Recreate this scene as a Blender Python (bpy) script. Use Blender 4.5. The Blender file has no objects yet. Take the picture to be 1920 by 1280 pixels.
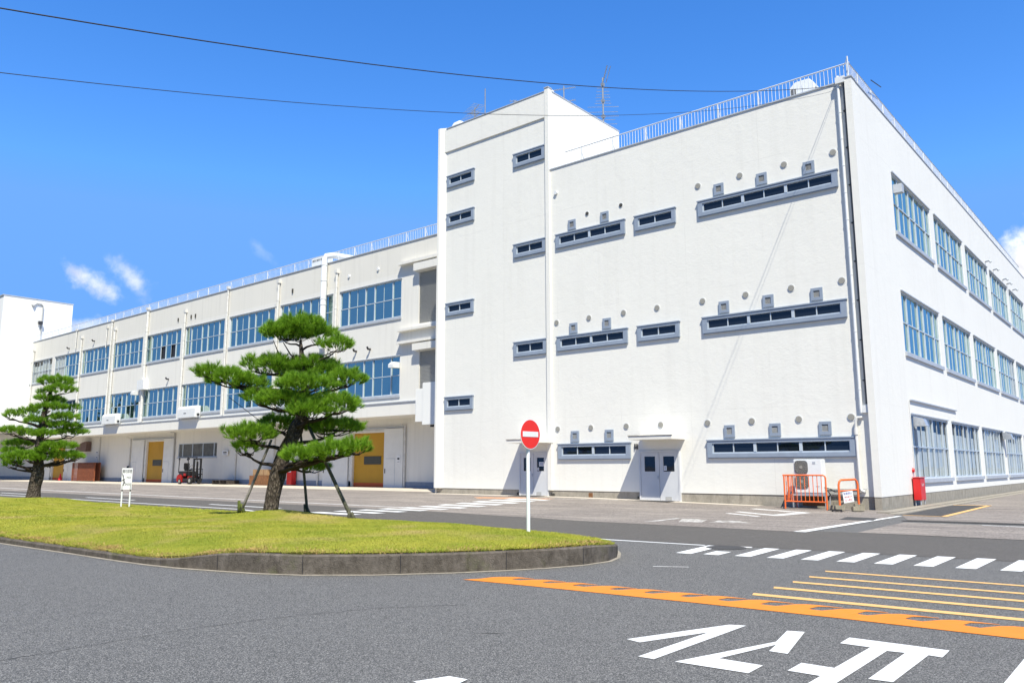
import bpy, bmesh, math, random
import numpy as np
from mathutils import Vector, Matrix
from mathutils.geometry import tessellate_polygon
S = bpy.context.scene
COL = S.collection
R_ = math.radians
random.seed(7)
rng = np.random.default_rng(11)

# ------------------------------------------------------------------ camera
cam_d = bpy.data.cameras.new("camera")
cam = bpy.data.objects.new("camera", cam_d); COL.objects.link(cam)
right = Vector((0.7654823, 0.64345367, -0.00205766))
up = Vector((0.10276242, -0.1190929, 0.98755089))
fwd = Vector((-0.63519819, 0.75616418, 0.15728636))
cam.matrix_world = Matrix(((right.x, up.x, -fwd.x, 7.897), (right.y, up.y, -fwd.y, -28.795), (right.z, up.z, -fwd.z, 1.45), (0, 0, 0, 1)))
cam_d.sensor_fit = 'HORIZONTAL'; cam_d.sensor_width = 36.0
cam_d.lens = 1482.59 / 1920 * 36
cam_d.clip_start = 0.1; cam_d.clip_end = 3000
S.camera = cam

# ------------------------------------------------------------------ sun, sky, exposure
to_sun = Vector((1.13, -1.0, 2.2)).normalized()
sun_d = bpy.data.lights.new("sun", 'SUN'); sun_d.energy = 5.0; sun_d.angle = R_(0.53); sun_d.color = (1.0, 0.95, 0.80)
sun = bpy.data.objects.new("sun", sun_d); COL.objects.link(sun)
sun.rotation_euler = to_sun.to_track_quat('Z', 'Y').to_euler(); sun.location = (20, -20, 40)
SUN_EL = math.asin(to_sun.z); SUN_ROT = math.atan2(to_sun.x, to_sun.y)
S.view_settings.view_transform = 'Standard'; S.view_settings.look = 'None'
S.view_settings.gamma = 1.0
S.view_settings.exposure = 0.47

W = bpy.data.worlds.new("World"); S.world = W; W.use_nodes = True
def build_world():
    nt = W.node_tree; nt.nodes.clear(); N = nt.nodes; L = nt.links
    out = N.new('ShaderNodeOutputWorld'); bg = N.new('ShaderNodeBackground')
    sky = N.new('ShaderNodeTexSky'); sky.sky_type = 'NISHITA'; sky.sun_disc = False
    sky.sun_elevation = SUN_EL; sky.sun_rotation = SUN_ROT
    sky.altitude = 0; sky.air_density = 1.0; sky.dust_density = 0.25; sky.ozone_density = 3.5
    hs = N.new('ShaderNodeHueSaturation'); hs.inputs['Saturation'].default_value = 1.31; hs.inputs['Value'].default_value = 1.6; hs.inputs['Hue'].default_value = 0.509
    L.new(sky.outputs[0], hs.inputs['Color'])
    cap = N.new('ShaderNodeMix'); cap.data_type = 'RGBA'; cap.blend_type = 'DARKEN'; cap.inputs['Factor'].default_value = 1; cap.inputs['B'].default_value = (1.05, 2.65, 6.2, 1)
    L.new(hs.outputs[0], cap.inputs['A'])
    tc = N.new('ShaderNodeTexCoord')
    def math_(op, a, b=None, c=None, clamp=False):
        m = N.new('ShaderNodeMath'); m.operation = op; m.use_clamp = clamp
        for i, v in enumerate((a, b, c)):
            if v is None: continue
            if isinstance(v, (int, float)): m.inputs[i].default_value = v
            else: L.new(v, m.inputs[i])
        return m.outputs[0]
    def dot(vec):
        m = N.new('ShaderNodeVectorMath'); m.operation = 'DOT_PRODUCT'; L.new(tc.outputs['Generated'], m.inputs[0]); m.inputs[1].default_value = vec
        return m.outputs['Value']
    nz = N.new('ShaderNodeTexNoise'); nz.inputs['Scale'].default_value = 34; nz.inputs['Detail'].default_value = 9; nz.inputs['Roughness'].default_value = 0.6
    L.new(tc.outputs['Generated'], nz.inputs['Vector'])
    total = None
    # direction, half width, half height (radians), tilt, noise amount, density
    clouds = [((-0.9090, 0.3633, 0.2025), 0.027, 0.010, -0.5, 1.7, 0.8),
              ((-0.8942, 0.3955, 0.2090), 0.026, 0.011, -0.75, 1.7, 0.62),
              ((-0.100, 0.9716, 0.205), 0.030, 0.052, 0.0, 0.8, 1.0),
              ((-0.9221, 0.3539, 0.1566), 0.03, 0.008, 0.0, 1.6, 0.6),
              ((-0.8217, 0.5072, 0.2598), 0.014, 0.005, -0.7, 2.2, 0.12),
              ((-0.7244, 0.6359, 0.2662), 0.03, 0.008, 0.2, 2.0, 0.2)]
    for d, rx, ry, tilt, amp, dens in clouds:
        d = Vector(d).normalized(); a = Vector((0, 0, 1)).cross(d); a = -a.normalized(); b = d.cross(a); b = -b if b.z < 0 else b
        a2 = a * math.cos(tilt) + b * math.sin(tilt); b2 = -a * math.sin(tilt) + b * math.cos(tilt)
        u = math_('DIVIDE', dot(a2), rx); w = math_('DIVIDE', dot(b2), ry)
        r = math_('SQRT', math_('ADD', math_('MULTIPLY', u, u), math_('MULTIPLY', w, w)))
        r = math_('ADD', r, math_('MULTIPLY', math_('SUBTRACT', nz.outputs['Fac'], 0.5), amp * 2.2))
        mr = N.new('ShaderNodeMapRange'); mr.interpolation_type = 'SMOOTHSTEP'; L.new(r, mr.inputs[0])
        mr.inputs[1].default_value = 1.15 if dens == 1.0 else 1.5; mr.inputs[2].default_value = 0.35 if dens == 1.0 else -0.35; mr.inputs[3].default_value = 0; mr.inputs[4].default_value = dens
        fr = math_('GREATER_THAN', dot(d), 0.5); m = math_('MULTIPLY', mr.outputs[0], fr)
        total = m if total is None else math_('MAXIMUM', total, m)
    nz2 = N.new('ShaderNodeTexNoise'); nz2.inputs['Scale'].default_value = 30; nz2.inputs['Detail'].default_value = 6
    L.new(tc.outputs['Generated'], nz2.inputs['Vector'])
    cr = N.new('ShaderNodeMapRange'); L.new(nz2.outputs['Fac'], cr.inputs[0]); cr.inputs[1].default_value = 0.35; cr.inputs[2].default_value = 0.6; cr.inputs[3].default_value = 5.5; cr.inputs[4].default_value = 8.5
    cc = N.new('ShaderNodeCombineColor'); L.new(cr.outputs[0], cc.inputs[0]); L.new(cr.outputs[0], cc.inputs[1]); L.new(math_('MULTIPLY', cr.outputs[0], 1.04), cc.inputs[2])
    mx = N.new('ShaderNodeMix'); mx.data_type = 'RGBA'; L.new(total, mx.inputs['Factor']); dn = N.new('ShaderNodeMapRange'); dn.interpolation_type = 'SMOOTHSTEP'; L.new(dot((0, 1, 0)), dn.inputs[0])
    dn.inputs[1].default_value = -0.45; dn.inputs[2].default_value = 0.15; dn.inputs[3].default_value = 0.68; dn.inputs[4].default_value = 1.0  # sky dimmed by hand toward the south, cutting fill on the front walls
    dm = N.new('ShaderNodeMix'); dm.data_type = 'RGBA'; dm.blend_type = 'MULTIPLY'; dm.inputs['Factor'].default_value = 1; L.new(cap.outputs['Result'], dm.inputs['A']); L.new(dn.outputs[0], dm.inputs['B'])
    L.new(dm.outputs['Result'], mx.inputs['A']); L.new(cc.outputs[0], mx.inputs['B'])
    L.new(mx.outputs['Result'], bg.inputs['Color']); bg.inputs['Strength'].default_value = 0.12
    L.new(bg.outputs[0], out.inputs[0])
build_world()

# ------------------------------------------------------------------ materials
class NB:
    def __init__(s, name):
        s.m = bpy.data.materials.new(name); s.m.use_nodes = True; s.nt = s.m.node_tree; s.N = s.nt.nodes; s.L = s.nt.links
        s.p = s.N['Principled BSDF']; s.tc = s.N.new('ShaderNodeTexCoord')
    def set(s, **k):
        for a, b in k.items():
            s.p.inputs[a.replace('_', ' ')].default_value = b if not isinstance(b, tuple) or len(b) == 4 else (*b, 1)
        return s
    def noise(s, scale, detail=4, rough=0.55, stretch=None, coord='Object', dist=0):
        n = s.N.new('ShaderNodeTexNoise'); n.inputs['Scale'].default_value = scale; n.inputs['Detail'].default_value = detail; n.inputs['Roughness'].default_value = rough; n.inputs['Distortion'].default_value = dist
        v = s.tc.outputs[coord]
        if stretch:
            mp = s.N.new('ShaderNodeMapping'); mp.inputs['Scale'].default_value = stretch; s.L.new(v, mp.inputs[0]); v = mp.outputs[0]
        s.L.new(v, n.inputs['Vector']); return n.outputs['Fac']
    def vor(s, scale, feature='F1', out='Distance', stretch=None, rand=1):
        n = s.N.new('ShaderNodeTexVoronoi'); n.feature = feature; n.inputs['Scale'].default_value = scale; n.inputs['Randomness'].default_value = rand
        v = s.tc.outputs['Object']
        if stretch:
            mp = s.N.new('ShaderNodeMapping'); mp.inputs['Scale'].default_value = stretch; s.L.new(v, mp.inputs[0]); v = mp.outputs[0]
        s.L.new(v, n.inputs['Vector']); return n.outputs[out]
    def rng(s, v, a, b, c=0, d=1):
        n = s.N.new('ShaderNodeMapRange'); s.L.new(v, n.inputs[0])
        for i, x in enumerate((a, b, c, d)): n.inputs[i + 1].default_value = x
        return n.outputs[0]
    def mix(s, f, a, b, mode='MIX'):
        n = s.N.new('ShaderNodeMix'); n.data_type = 'RGBA'; n.blend_type = mode
        for k, v in (('Factor', f), ('A', a), ('B', b)):
            if isinstance(v, (int, float)): n.inputs[k].default_value = v if k == 'Factor' else (v, v, v, 1)
            elif isinstance(v, tuple): n.inputs[k].default_value = (*v, 1) if len(v) == 3 else v
            else: s.L.new(v, n.inputs[k])
        return n.outputs['Result']
    def mth(s, op, a, b=0.0):
        n = s.N.new('ShaderNodeMath'); n.operation = op
        for i, v in enumerate((a, b)):
            if isinstance(v, (int, float)): n.inputs[i].default_value = v
            else: s.L.new(v, n.inputs[i])
        return n.outputs[0]
    def sep(s, coord='Object'):
        n = s.N.new('ShaderNodeSeparateXYZ'); s.L.new(s.tc.outputs[coord], n.inputs[0]); return n.outputs
    def color(s, c): s.L.new(c, s.p.inputs['Base Color']); return s
    def bump(s, h, dist=0.01, strength=1):
        n = s.N.new('ShaderNodeBump'); n.inputs['Distance'].default_value = dist; n.inputs['Strength'].default_value = strength
        s.L.new(h, n.inputs['Height']); s.L.new(n.outputs[0], s.p.inputs['Normal']); return s

def simple(name, col, rough=0.5, metal=0.0, var=0.12, scale=6, spec=0.5, bump=0):
    b = NB(name); n = b.noise(scale, 5)
    lo = tuple(c * (1 - var) for c in col); hi = tuple(min(1, c * (1 + var)) for c in col)
    b.color(b.mix(b.rng(n, .3, .7), lo, hi)); b.set(Roughness=rough, Metallic=metal); b.p.inputs['Specular IOR Level'].default_value = spec
    if bump: b.bump(b.noise(scale * 12, 4), bump)
    return b.m

def wall_mat(name, col, relief=1.0, dirt=0.1, joints=True):
    b = NB(name)
    big = b.noise(0.35, 5, .6); mid = b.noise(2.2, 5, .6, dist=.6); fine = b.noise(26, 4, .6)
    streak = b.noise(1.3, 4, .55, stretch=(2.2, 2.2, 0.12))
    base = b.mix(b.rng(big, .3, .7), tuple(c * .965 for c in col), col)
    base = b.mix(b.mth('MULTIPLY', b.rng(streak, .52, .78), dirt), base, (.50, .48, .44))
    if joints:
        x, y, z = b.sep()
        wob = b.mth('MULTIPLY', b.mth('SUBTRACT', mid, .5), .06)
        for src, per, off in ((x, 3.3, .4), (y, 3.3, .4), (z, 4.86, 1.2)):
            m = b.mth('PINGPONG', b.mth('ADD', b.mth('ADD', src, off), wob), per / 2)
            ln = b.rng(m, 0.0, 0.026, .20, 0)
            ln = b.mth('MULTIPLY', ln, b.rng(b.noise(.7, 3), .42, .6))
            if src is not y: base = b.mix(ln, base, (.45, .44, .42))
    b.color(base)
    h = b.mth('ADD', b.mth('MULTIPLY', mid, 1.0), b.mth('MULTIPLY', fine, .16))
    h = b.mth('ADD', h, b.mth('MULTIPLY', b.noise(7, 3, .5, stretch=(1, 1, 2.2)), .35))
    b.bump(h, 0.028 * relief, .5); b.set(Roughness=.75); b.p.inputs['Specular IOR Level'].default_value = .25
    return b.m

M = {}
M['wall'] = wall_mat('white_stucco', (.805, .79, .74), relief=.65, dirt=.13)
M['wall_wing'] = wall_mat('aged_white_stucco', (.77, .75, .70), relief=.35, dirt=.28)
M['wall_upper'] = wall_mat('weathered_stucco', (.74, .715, .655), relief=.35, dirt=.35)
M['wall_far'] = wall_mat('smooth_white_wall', (.82, .82, .80), relief=.2, joints=False)
def conc(name, a, b_, sc=3.0, dirt=.5):
    b = NB(name); n = b.noise(sc, 7, .65); st = b.noise(2.0, 5, .6, stretch=(3, 3, .5)); f = b.noise(60, 3)
    c = b.mix(b.rng(n, .3, .7), a, b_); c = b.mix(b.mth('MULTIPLY', b.rng(st, .5, .7), dirt), c, tuple(x * .45 for x in a)); c = b.mix(.25, c, b.mix(b.rng(f, .35, .65), tuple(x * .6 for x in a), tuple(min(1, x * 1.3) for x in b_)))
    b.color(c); b.bump(b.mth('ADD', n, b.mth('MULTIPLY', f, .3)), .02, .6); b.set(Roughness=.9); b.p.inputs['Specular IOR Level'].default_value = .2
    return b.m
M['plinth'] = conc('concrete_plinth', (.26, .24, .20), (.42, .38, .32))
def kerb_mat():
    b = NB('mossy_kerb_concrete'); n = b.noise(3, 7, .7); st = b.noise(9, 6, .7, stretch=(1, 1, .45)); f = b.noise(55, 4, .7)
    c = b.mix(b.rng(n, .3, .7), (.085, .073, .058), (.19, .165, .14)); c = b.mix(b.rng(st, .46, .66, 0, .6), c, (.05, .042, .032)); c = b.mix(b.rng(f, .55, .75, 0, .55), c, (.26, .22, .18)); c = b.mix(b.rng(b.noise(1.4, 5, .7), .56, .68, 0, .5), c, (.10, .11, .04))
    b.color(c); b.bump(b.mth('ADD', n, b.mth('MULTIPLY', f, .4)), .035, .9); b.set(Roughness=.95); b.p.inputs['Specular IOR Level'].default_value = .1
    return b.m
M['kerb'] = kerb_mat()
M['block'] = conc('weathered_concrete_block', (.22, .20, .15), (.40, .36, .28), 7)
M['slab'] = conc('pale_concrete_slab', (.50, .44, .36), (.62, .56, .48), 1.2, .25)
M['gutter'] = conc('pale_gutter_mortar', (.22, .20, .165), (.38, .34, .28), 2.5, .3)

def asphalt(name, a, hi, speck, patch, spscale=55):
    b = NB(name)
    big = b.noise(.18, 5, .6); mid = b.noise(1.7, 5, .6)
    c = b.mix(b.rng(big, .3, .7), a, tuple(x * patch for x in a)); c = b.mix(b.mth('MULTIPLY', b.rng(mid, .35, .7), .35), c, tuple(x * .75 for x in a))
    v = b.vor(spscale, out='Color'); sx = b.N.new('ShaderNodeSeparateColor'); b.L.new(v, sx.inputs[0])
    c = b.mix(b.rng(sx.outputs[0], .45, 1, 0, speck), c, hi); c = b.mix(b.rng(sx.outputs[1], .55, 1, 0, .55), c, tuple(x * .35 for x in a))
    v2 = b.noise(260, 2); c = b.mix(b.rng(v2, .55, .75, 0, .55), c, hi)
    # cracks and tyre polished tracks
    d = b.vor(spscale); b.bump(b.mth('SUBTRACT', b.mth('MULTIPLY', v2, .6), d), .006, .8)
    b.color(c); b.set(Roughness=.88); b.p.inputs['Specular IOR Level'].default_value = .25
    return b.m
M['asphalt'] = asphalt('dark_asphalt', (.077, .077, .075), (.48, .46, .43), .64, 1.15, 135)
M['asphalt_new'] = asphalt('fresh_asphalt_patch', (.065, .062, .060), (.16, .16, .16), .4, 1.1)
M['road'] = asphalt('road_asphalt', (.098, .090, .080), (.27, .25, .23), .4, 1.12, 90)
def worn():
    b = NB('worn_pebble_paving')
    big = b.noise(.25, 6, .65); st = b.noise(1.0, 6, .6, stretch=(.25, 2.2, 1)); f = b.vor(38, out='Color'); s_ = b.N.new('ShaderNodeSeparateColor'); b.L.new(f, s_.inputs[0])
    c = b.mix(b.rng(big, .3, .7), (.175, .152, .135), (.25, .22, .195)); c = b.mix(b.mth('MULTIPLY', b.rng(st, .48, .68), .75), c, (.42, .37, .31)); c = b.mix(b.rng(b.noise(3.2, 5, .7, stretch=(.5, 2, 1)), .52, .7, 0, .5), c, (.13, .11, .10))
    c = b.mix(b.rng(s_.outputs[0], .5, 1, 0, .6), c, (.48, .42, .38)); c = b.mix(b.rng(s_.outputs[1], .5, 1, 0, .6), c, (.08, .07, .06))
    b.color(c); b.bump(s_.outputs[2], .006, .6); b.set(Roughness=.9); b.p.inputs['Specular IOR Level'].default_value = .2
    return b.m
M['worn'] = worn()
def paint(name, col, wear, sc=8, base=(.10, .10, .10)):
    b = NB(name); n = b.noise(sc, 8, .72); n2 = b.noise(90, 2)
    w = b.rng(b.mth('ADD', n, b.mth('MULTIPLY', n2, .25)), wear, wear + .06); c = b.mix(w, base, b.mix(b.rng(b.noise(2, 4), .3, .7), tuple(x * .9 for x in col), col))
    b.color(c); b.set(Roughness=.6); b.p.inputs['Specular IOR Level'].default_value = .3; b.bump(n2, .003, .5)
    return b.m
M['white_paint'] = paint('fresh_white_road_paint', (.80, .80, .78), .36)
M['white_worn'] = paint('worn_white_road_paint', (.62, .60, .56), .60, 5, (.27, .24, .21))
M['white_half'] = paint('half_worn_white_road_paint', (.72, .70, .67), .50, 4, (.2, .19, .18))
M['orange_paint'] = paint('thick_orange_road_paint', (.82, .245, .018), .41, 7)
M['orange_thin'] = paint('orange_road_paint', (.80, .47, .17), .34, 6)
M['orange_faded'] = paint('faded_orange_road_paint', (.60, .28, .13), .56, 3, (.28, .22, .18))

def grass():
    b = NB('mown_grass_turf'); big = b.noise(.7, 6, .65); st = b.noise(3.5, 5, .7, stretch=(1, .7, 1)); f = b.noise(45, 3, .7); dry = b.noise(.45, 4, .6)
    c = b.mix(b.rng(big, .32, .68), (.21, .24, .025), (.37, .34, .05)); c = b.mix(b.rng(st, .45, .7, 0, .55), c, (.32, .31, .05))
    c = b.mix(b.rng(dry, .52, .68, 0, .7), c, (.42, .31, .13)); c = b.mix(b.rng(f, .5, .7, 0, .6), c, (.05, .08, .012))
    b.color(c); b.bump(f, .03, .8); b.set(Roughness=.9); b.p.inputs['Specular IOR Level'].default_value = .1
    return b.m
M['turf'] = grass()
M['straw'] = simple('dry_straw_grass', (.40, .27, .11), .8, 0, .35, 8, spec=.1)
def blade():
    b = NB('grass_blades'); big = b.noise(.7, 6, .65); f = b.noise(40, 2); dry = b.noise(.45, 4, .6); st = b.noise(3.5, 5, .7, stretch=(1, .7, 1))
    c = b.mix(b.rng(big, .32, .68), (.23, .29, .03), (.43, .41, .06)); c = b.mix(b.rng(st, .45, .7, 0, .55), c, (.42, .40, .06)); c = b.mix(b.rng(dry, .52, .68, 0, .7), c, (.52, .40, .17)); c = b.mix(b.rng(f, .5, .7, 0, .5), c, (.10, .16, .02))
    b.color(c); b.set(Roughness=.65); b.p.inputs['Specular IOR Level'].default_value = .2; b.p.inputs['Subsurface Weight'].default_value = 0
    return b.m
M['blade'] = blade()
def needles(name, a, h):
    b = NB(name); n = b.noise(5.5, 4, .6); f = b.noise(38, 2); c = b.mix(b.rng(n, .35, .65), a, h); c = b.mix(b.rng(f, .45, .7, 0, .7), c, tuple(x * 1.55 for x in h)); c = b.mix(b.rng(b.noise(9, 5, .7), .62, .72, 0, .6), c, (.14, .10, .03))
    b.color(c); b.set(Roughness=.5); b.p.inputs['Specular IOR Level'].default_value = .35
    tr = b.N.new('ShaderNodeBsdfTranslucent'); b.L.new(c, tr.inputs[0]); ms = b.N.new('ShaderNodeMixShader'); ms.inputs[0].default_value = .28
    b.L.new(b.p.outputs[0], ms.inputs[1]); b.L.new(tr.outputs[0], ms.inputs[2]); b.L.new(ms.outputs[0], b.N['Material Output'].inputs[0])
    return b.m
M['needle'] = needles('pine_needles', (.085, .20, .012), (.24, .42, .028))
M['needle2'] = needles('dark_conifer_foliage', (.018, .05, .012), (.03, .075, .018))
def bark():
    b = NB('pine_bark'); v = b.vor(22, out='Distance', stretch=(1, 1, .45)); n = b.noise(30, 5, .7, stretch=(1, 1, .5)); c = b.mix(b.rng(b.mth('ADD', v, b.mth('MULTIPLY', n, .6)), .35, .85), (.20, .165, .13), (.06, .048, .038)); c = b.mix(b.rng(n, .55, .75, 0, .7), c, (.34, .30, .25))
    b.color(c); b.bump(b.mth('SUBTRACT', n, v), .05, 1); b.set(Roughness=.95); b.p.inputs['Specular IOR Level'].default_value = .1
    return b.m
M['bark'] = bark()
M['twig'] = simple('dark_branch_bark', (.055, .042, .034), .9, var=.4, scale=25, spec=.1, bump=.01)
M['grey_wood'] = simple('weathered_prop_wood', (.22, .20, .18), .85, var=.35, scale=12, bump=.006)
M['moss_wood'] = simple('mossy_prop_wood', (.085, .085, .055), .9, var=.35, scale=14, bump=.006)
M['moss'] = simple('green_moss', (.12, .15, .03), .95, var=.4, scale=20, bump=.02)
M['frame_blue'] = simple('blue_grey_window_metal', (.27, .32, .40), .45, .0, .06, 3)
M['frame_alu'] = simple('pale_aluminium_sash', (.54, .60, .66), .4, .15, .06, 3)
M['sill'] = simple('grey_window_sill', (.42, .45, .50), .5, 0, .08, 3)
M['louvre'] = simple('grey_louvre_blades', (.42, .42, .41), .6, 0, .08, 20)
M['hole'] = simple('dark_vent_mesh', (.055, .052, .045), .8, 0, .3, 30)
M['vent_grey'] = simple('grey_vent_cap', (.30, .29, .26), .7, 0, .2, 30)
M['white_metal'] = simple('white_painted_metal', (.74, .75, .75), .45, 0, .05, 4)
M['rail'] = simple('pale_grey_railing_paint', (.66, .68, .70), .45, 0, .08, 6)
M['door'] = simple('pale_grey_door_paint', (.62, .63, .65), .5, 0, .03, 2)
M['door_white'] = simple('white_door_panel', (.72, .72, .70), .55, 0, .05, 1.5)
M['pipe_white'] = simple('white_pvc_pipe', (.78, .80, .80), .35, 0, .04, 3)
M['pipe_grey'] = simple('dark_grey_pipe', (.09, .095, .105), .5, 0, .15, 3)
M['pipe_mid'] = simple('off_white_old_pipe', (.66, .65, .62), .5, 0, .12, 4)
M['cable'] = simple('black_cable', (.02, .02, .022), .6)
M['antenna'] = simple('grey_antenna_metal', (.28, .30, .32), .45, .3, .2, 20)
M['red'] = simple('bright_red_paint', (.62, .018, .016), .4, 0, .08, 4)
M['dark_red'] = simple('dull_dark_red_paint', (.30, .012, .010), .5, 0, .15, 5)
M['orange'] = simple('orange_red_painted_steel', (.82, .16, .035), .42, 0, .12, 9)
M['black'] = simple('black_plastic', (.018, .018, .02), .5)
M['rubber'] = simple('tyre_rubber', (.02, .02, .02), .85)
M['dark_steel'] = simple('dark_steel', (.05, .05, .055), .5, .3)
M['steel'] = simple('galvanised_steel', (.50, .53, .57), .4, .45, .15, 10)
M['door_orange'] = simple('orange_roller_door', (.50, .265, .012), .55, 0, .06, 1)
M['door_red'] = simple('red_orange_door_base', (.60, .10, .02), .6, 0, .08, 2)
M['smoke'] = simple('smoky_window_plastic', (.07, .07, .06), .3)
M['card'] = simple('brown_cardboard', (.33, .21, .11), .85, 0, .1, 4)
M['wood'] = simple('brown_timber', (.20, .09, .035), .8, 0, .25, 6, bump=.004)
M['red_timber'] = simple('reddish_brown_slats', (.24, .07, .028), .7, 0, .25, 6)
M['dark_wood'] = simple('dark_pallet_wood', (.05, .04, .035), .85, 0, .3, 6)
M['sign_white'] = simple('white_sign_face', (.78, .78, .78), .45, 0, .02, 3)
M['sign_red'] = simple('red_sign_face', (.78, .028, .012), .38, 0, .04, 3)
M['ink'] = simple('black_lettering', (.03, .03, .035), .6)
M['ink_red'] = simple('red_lettering', (.55, .04, .04), .6)
M['ink_blue'] = simple('blue_lettering', (.08, .12, .35), .6)
M['fan'] = simple('grey_fan_grille', (.13, .13, .13), .6, 0, .2, 40)
M['mat'] = simple('dark_rubber_doormat', (.07, .068, .065), .95, 0, .2, 30)
M['roof'] = simple('grey_roof_membrane', (.3, .3, .3), .9)
M['cyclamen'] = simple('brown_rusty_hood', (.16, .10, .08), .7, 0, .2, 6)
def glass(name, refl, dark=(.010, .014, .022), tint=(1, 1, 1), rough=.02, see=0.0, wav=.002):
    b = NB(name); b.set(Base_Color=dark, Roughness=.5); b.p.inputs['Specular IOR Level'].default_value = 0
    g = b.N.new('ShaderNodeBsdfGlossy'); g.inputs['Roughness'].default_value = rough; g.inputs['Color'].default_value = (*tint, 1)
    if wav:
        bp = b.N.new('ShaderNodeBump'); bp.inputs['Distance'].default_value = wav; b.L.new(b.noise(1.1, 2), bp.inputs['Height']); b.L.new(bp.outputs[0], g.inputs['Normal'])
    lw = b.N.new('ShaderNodeLayerWeight'); lw.inputs[0].default_value = .2
    f = b.mth('MINIMUM', b.mth('ADD', b.mth('MULTIPLY', lw.outputs['Fresnel'], .5), refl), .95)
    src = b.p.outputs[0]
    if see:
        t = b.N.new('ShaderNodeBsdfTransparent'); t.inputs[0].default_value = (.9, .95, .95, 1); m0 = b.N.new('ShaderNodeMixShader'); m0.inputs[0].default_value = see
        b.L.new(src, m0.inputs[1]); b.L.new(t.outputs[0], m0.inputs[2]); src = m0.outputs[0]
    ms = b.N.new('ShaderNodeMixShader'); b.L.new(f, ms.inputs[0]); b.L.new(src, ms.inputs[1]); b.L.new(g.outputs[0], ms.inputs[2]); b.L.new(ms.outputs[0], b.N['Material Output'].inputs[0])
    return b.m
M['glass'] = glass('reflective_window_glass', .52, dark=(.014, .035, .045), tint=(.80, .98, .90))
M['glass_dark'] = glass('dark_slot_glass', .05, tint=(.9, .95, 1))
M['glass_see'] = glass('clear_window_glass', .05, see=.93)
M['dim_pane'] = simple('grey_curtained_glass', (.11, .115, .11), .6, 0, .3, 2)  # opaque dark grey pane for the curtained strip window
M['curtain'] = simple('pale_curtain_cloth', (.78, .77, .74), .9, 0, .1, 3)

# ------------------------------------------------------------------ mesh helpers
class MB:
    def __init__(s, frame=None): s.v = []; s.f = []; s.fr = frame
    def T(s, p): return s.fr(*p) if s.fr else p
    def poly(s, pts):
        i = len(s.v); s.v += [s.T(p) for p in pts]; s.f.append(tuple(range(i, i + len(pts)))); return s
    def box(s, x0, x1, y0, y1, z0, z1):
        i = len(s.v); s.v += [s.T((x, y, z)) for z in (z0, z1) for y in (y0, y1) for x in (x0, x1)]
        s.f += [tuple(i + k for k in q) for q in ((0, 2, 3, 1), (4, 5, 7, 6), (0, 1, 5, 4), (2, 6, 7, 3), (0, 4, 6, 2), (1, 3, 7, 5))]; return s
    def tube(s, pts, r, n=8, cap=True):
        pts = [Vector(p) for p in pts]; rs = r if isinstance(r, (list, tuple)) else [r] * len(pts); i0 = len(s.v); ref = None
        for k, p in enumerate(pts):
            d = (pts[min(k + 1, len(pts) - 1)] - pts[max(k - 1, 0)]).normalized()
            if ref is None: ref = Vector((0, 0, 1)) if abs(d.z) < .9 else Vector((1, 0, 0))
            a = d.cross(ref).normalized(); b = a.cross(d).normalized(); ref = b
            for j in range(n):
                t = 2 * math.pi * j / n; q = p + (a * math.cos(t) + b * math.sin(t)) * rs[k]; s.v.append(s.T(tuple(q)))
        for k in range(len(pts) - 1):
            for j in range(n):
                a0 = i0 + k * n + j; a1 = i0 + k * n + (j + 1) % n; s.f.append((a0, a1, a1 + n, a0 + n))
        if cap: s.f.append(tuple(i0 + j for j in range(n))[::-1]); s.f.append(tuple(i0 + (len(pts) - 1) * n + j for j in range(n)))
        return s
    def bar(s, a, b, w, h=None):
        return s.tube([a, b], (w if h is None else (w + h) / 2) * .62, 4)
    def disc(s, c, axis, r, th, n=20, r2=None):
        c = Vector(c); ax = Vector(axis).normalized(); return s.tube([c, c + ax * th], [r, r2 if r2 else r], n)
    def prism(s, pts, vec):
        n = len(pts); i = len(s.v); s.v += [s.T(tuple(p)) for p in pts] + [s.T(tuple(Vector(p) + Vector(vec))) for p in pts]
        s.f.append(tuple(range(i, i + n))[::-1]); s.f.append(tuple(range(i + n, i + 2 * n)))
        for k in range(n): s.f.append((i + k, i + (k + 1) % n, i + n + (k + 1) % n, i + n + k))
        return s
    def build(s, name, mat, parent=None, smooth=False, bevel=0, fix=True):
        org = Vector((0, 0, 0))
        q = parent
        while q is not None: org = org + q.location; q = q.parent
        me = bpy.data.meshes.new(name); me.from_pydata([tuple(Vector(p) - org) for p in s.v], [], s.f)
        if fix or bevel:
            bm = bmesh.new(); bm.from_mesh(me)
            if bevel:
                bmesh.ops.remove_doubles(bm, verts=bm.verts, dist=1e-5)
                ed = [e for e in bm.edges if len(e.link_faces) == 2 and e.calc_face_angle(0) > .6]
                bmesh.ops.bevel(bm, geom=ed, offset=bevel, segments=2, affect='EDGES', clamp_overlap=True)
            if fix: bmesh.ops.recalc_face_normals(bm, faces=bm.faces)
            bm.to_mesh(me); bm.free()
        me.materials.append(mat)
        if smooth: me.polygons.foreach_set('use_smooth', [True] * len(me.polygons)); 
        o = bpy.data.objects.new(name, me); COL.objects.link(o)
        if parent is not None: o.parent = parent
        return o
def smooth_by_angle(o, ang=40):
    me = o.data; me.polygons.foreach_set('use_smooth', [True] * len(me.polygons))
    bm = bmesh.new(); bm.from_mesh(me)
    for e in bm.edges:
        if len(e.link_faces) != 2 or e.calc_face_angle(0) > R_(ang): e.smooth = False
    bm.to_mesh(me); bm.free(); return o
def tag(o, label=None, cat=None, group=None, kind=None):
    for k, v in (('label', label), ('category', cat), ('group', group), ('kind', kind)):
        if v: o[k] = v
    return o
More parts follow.
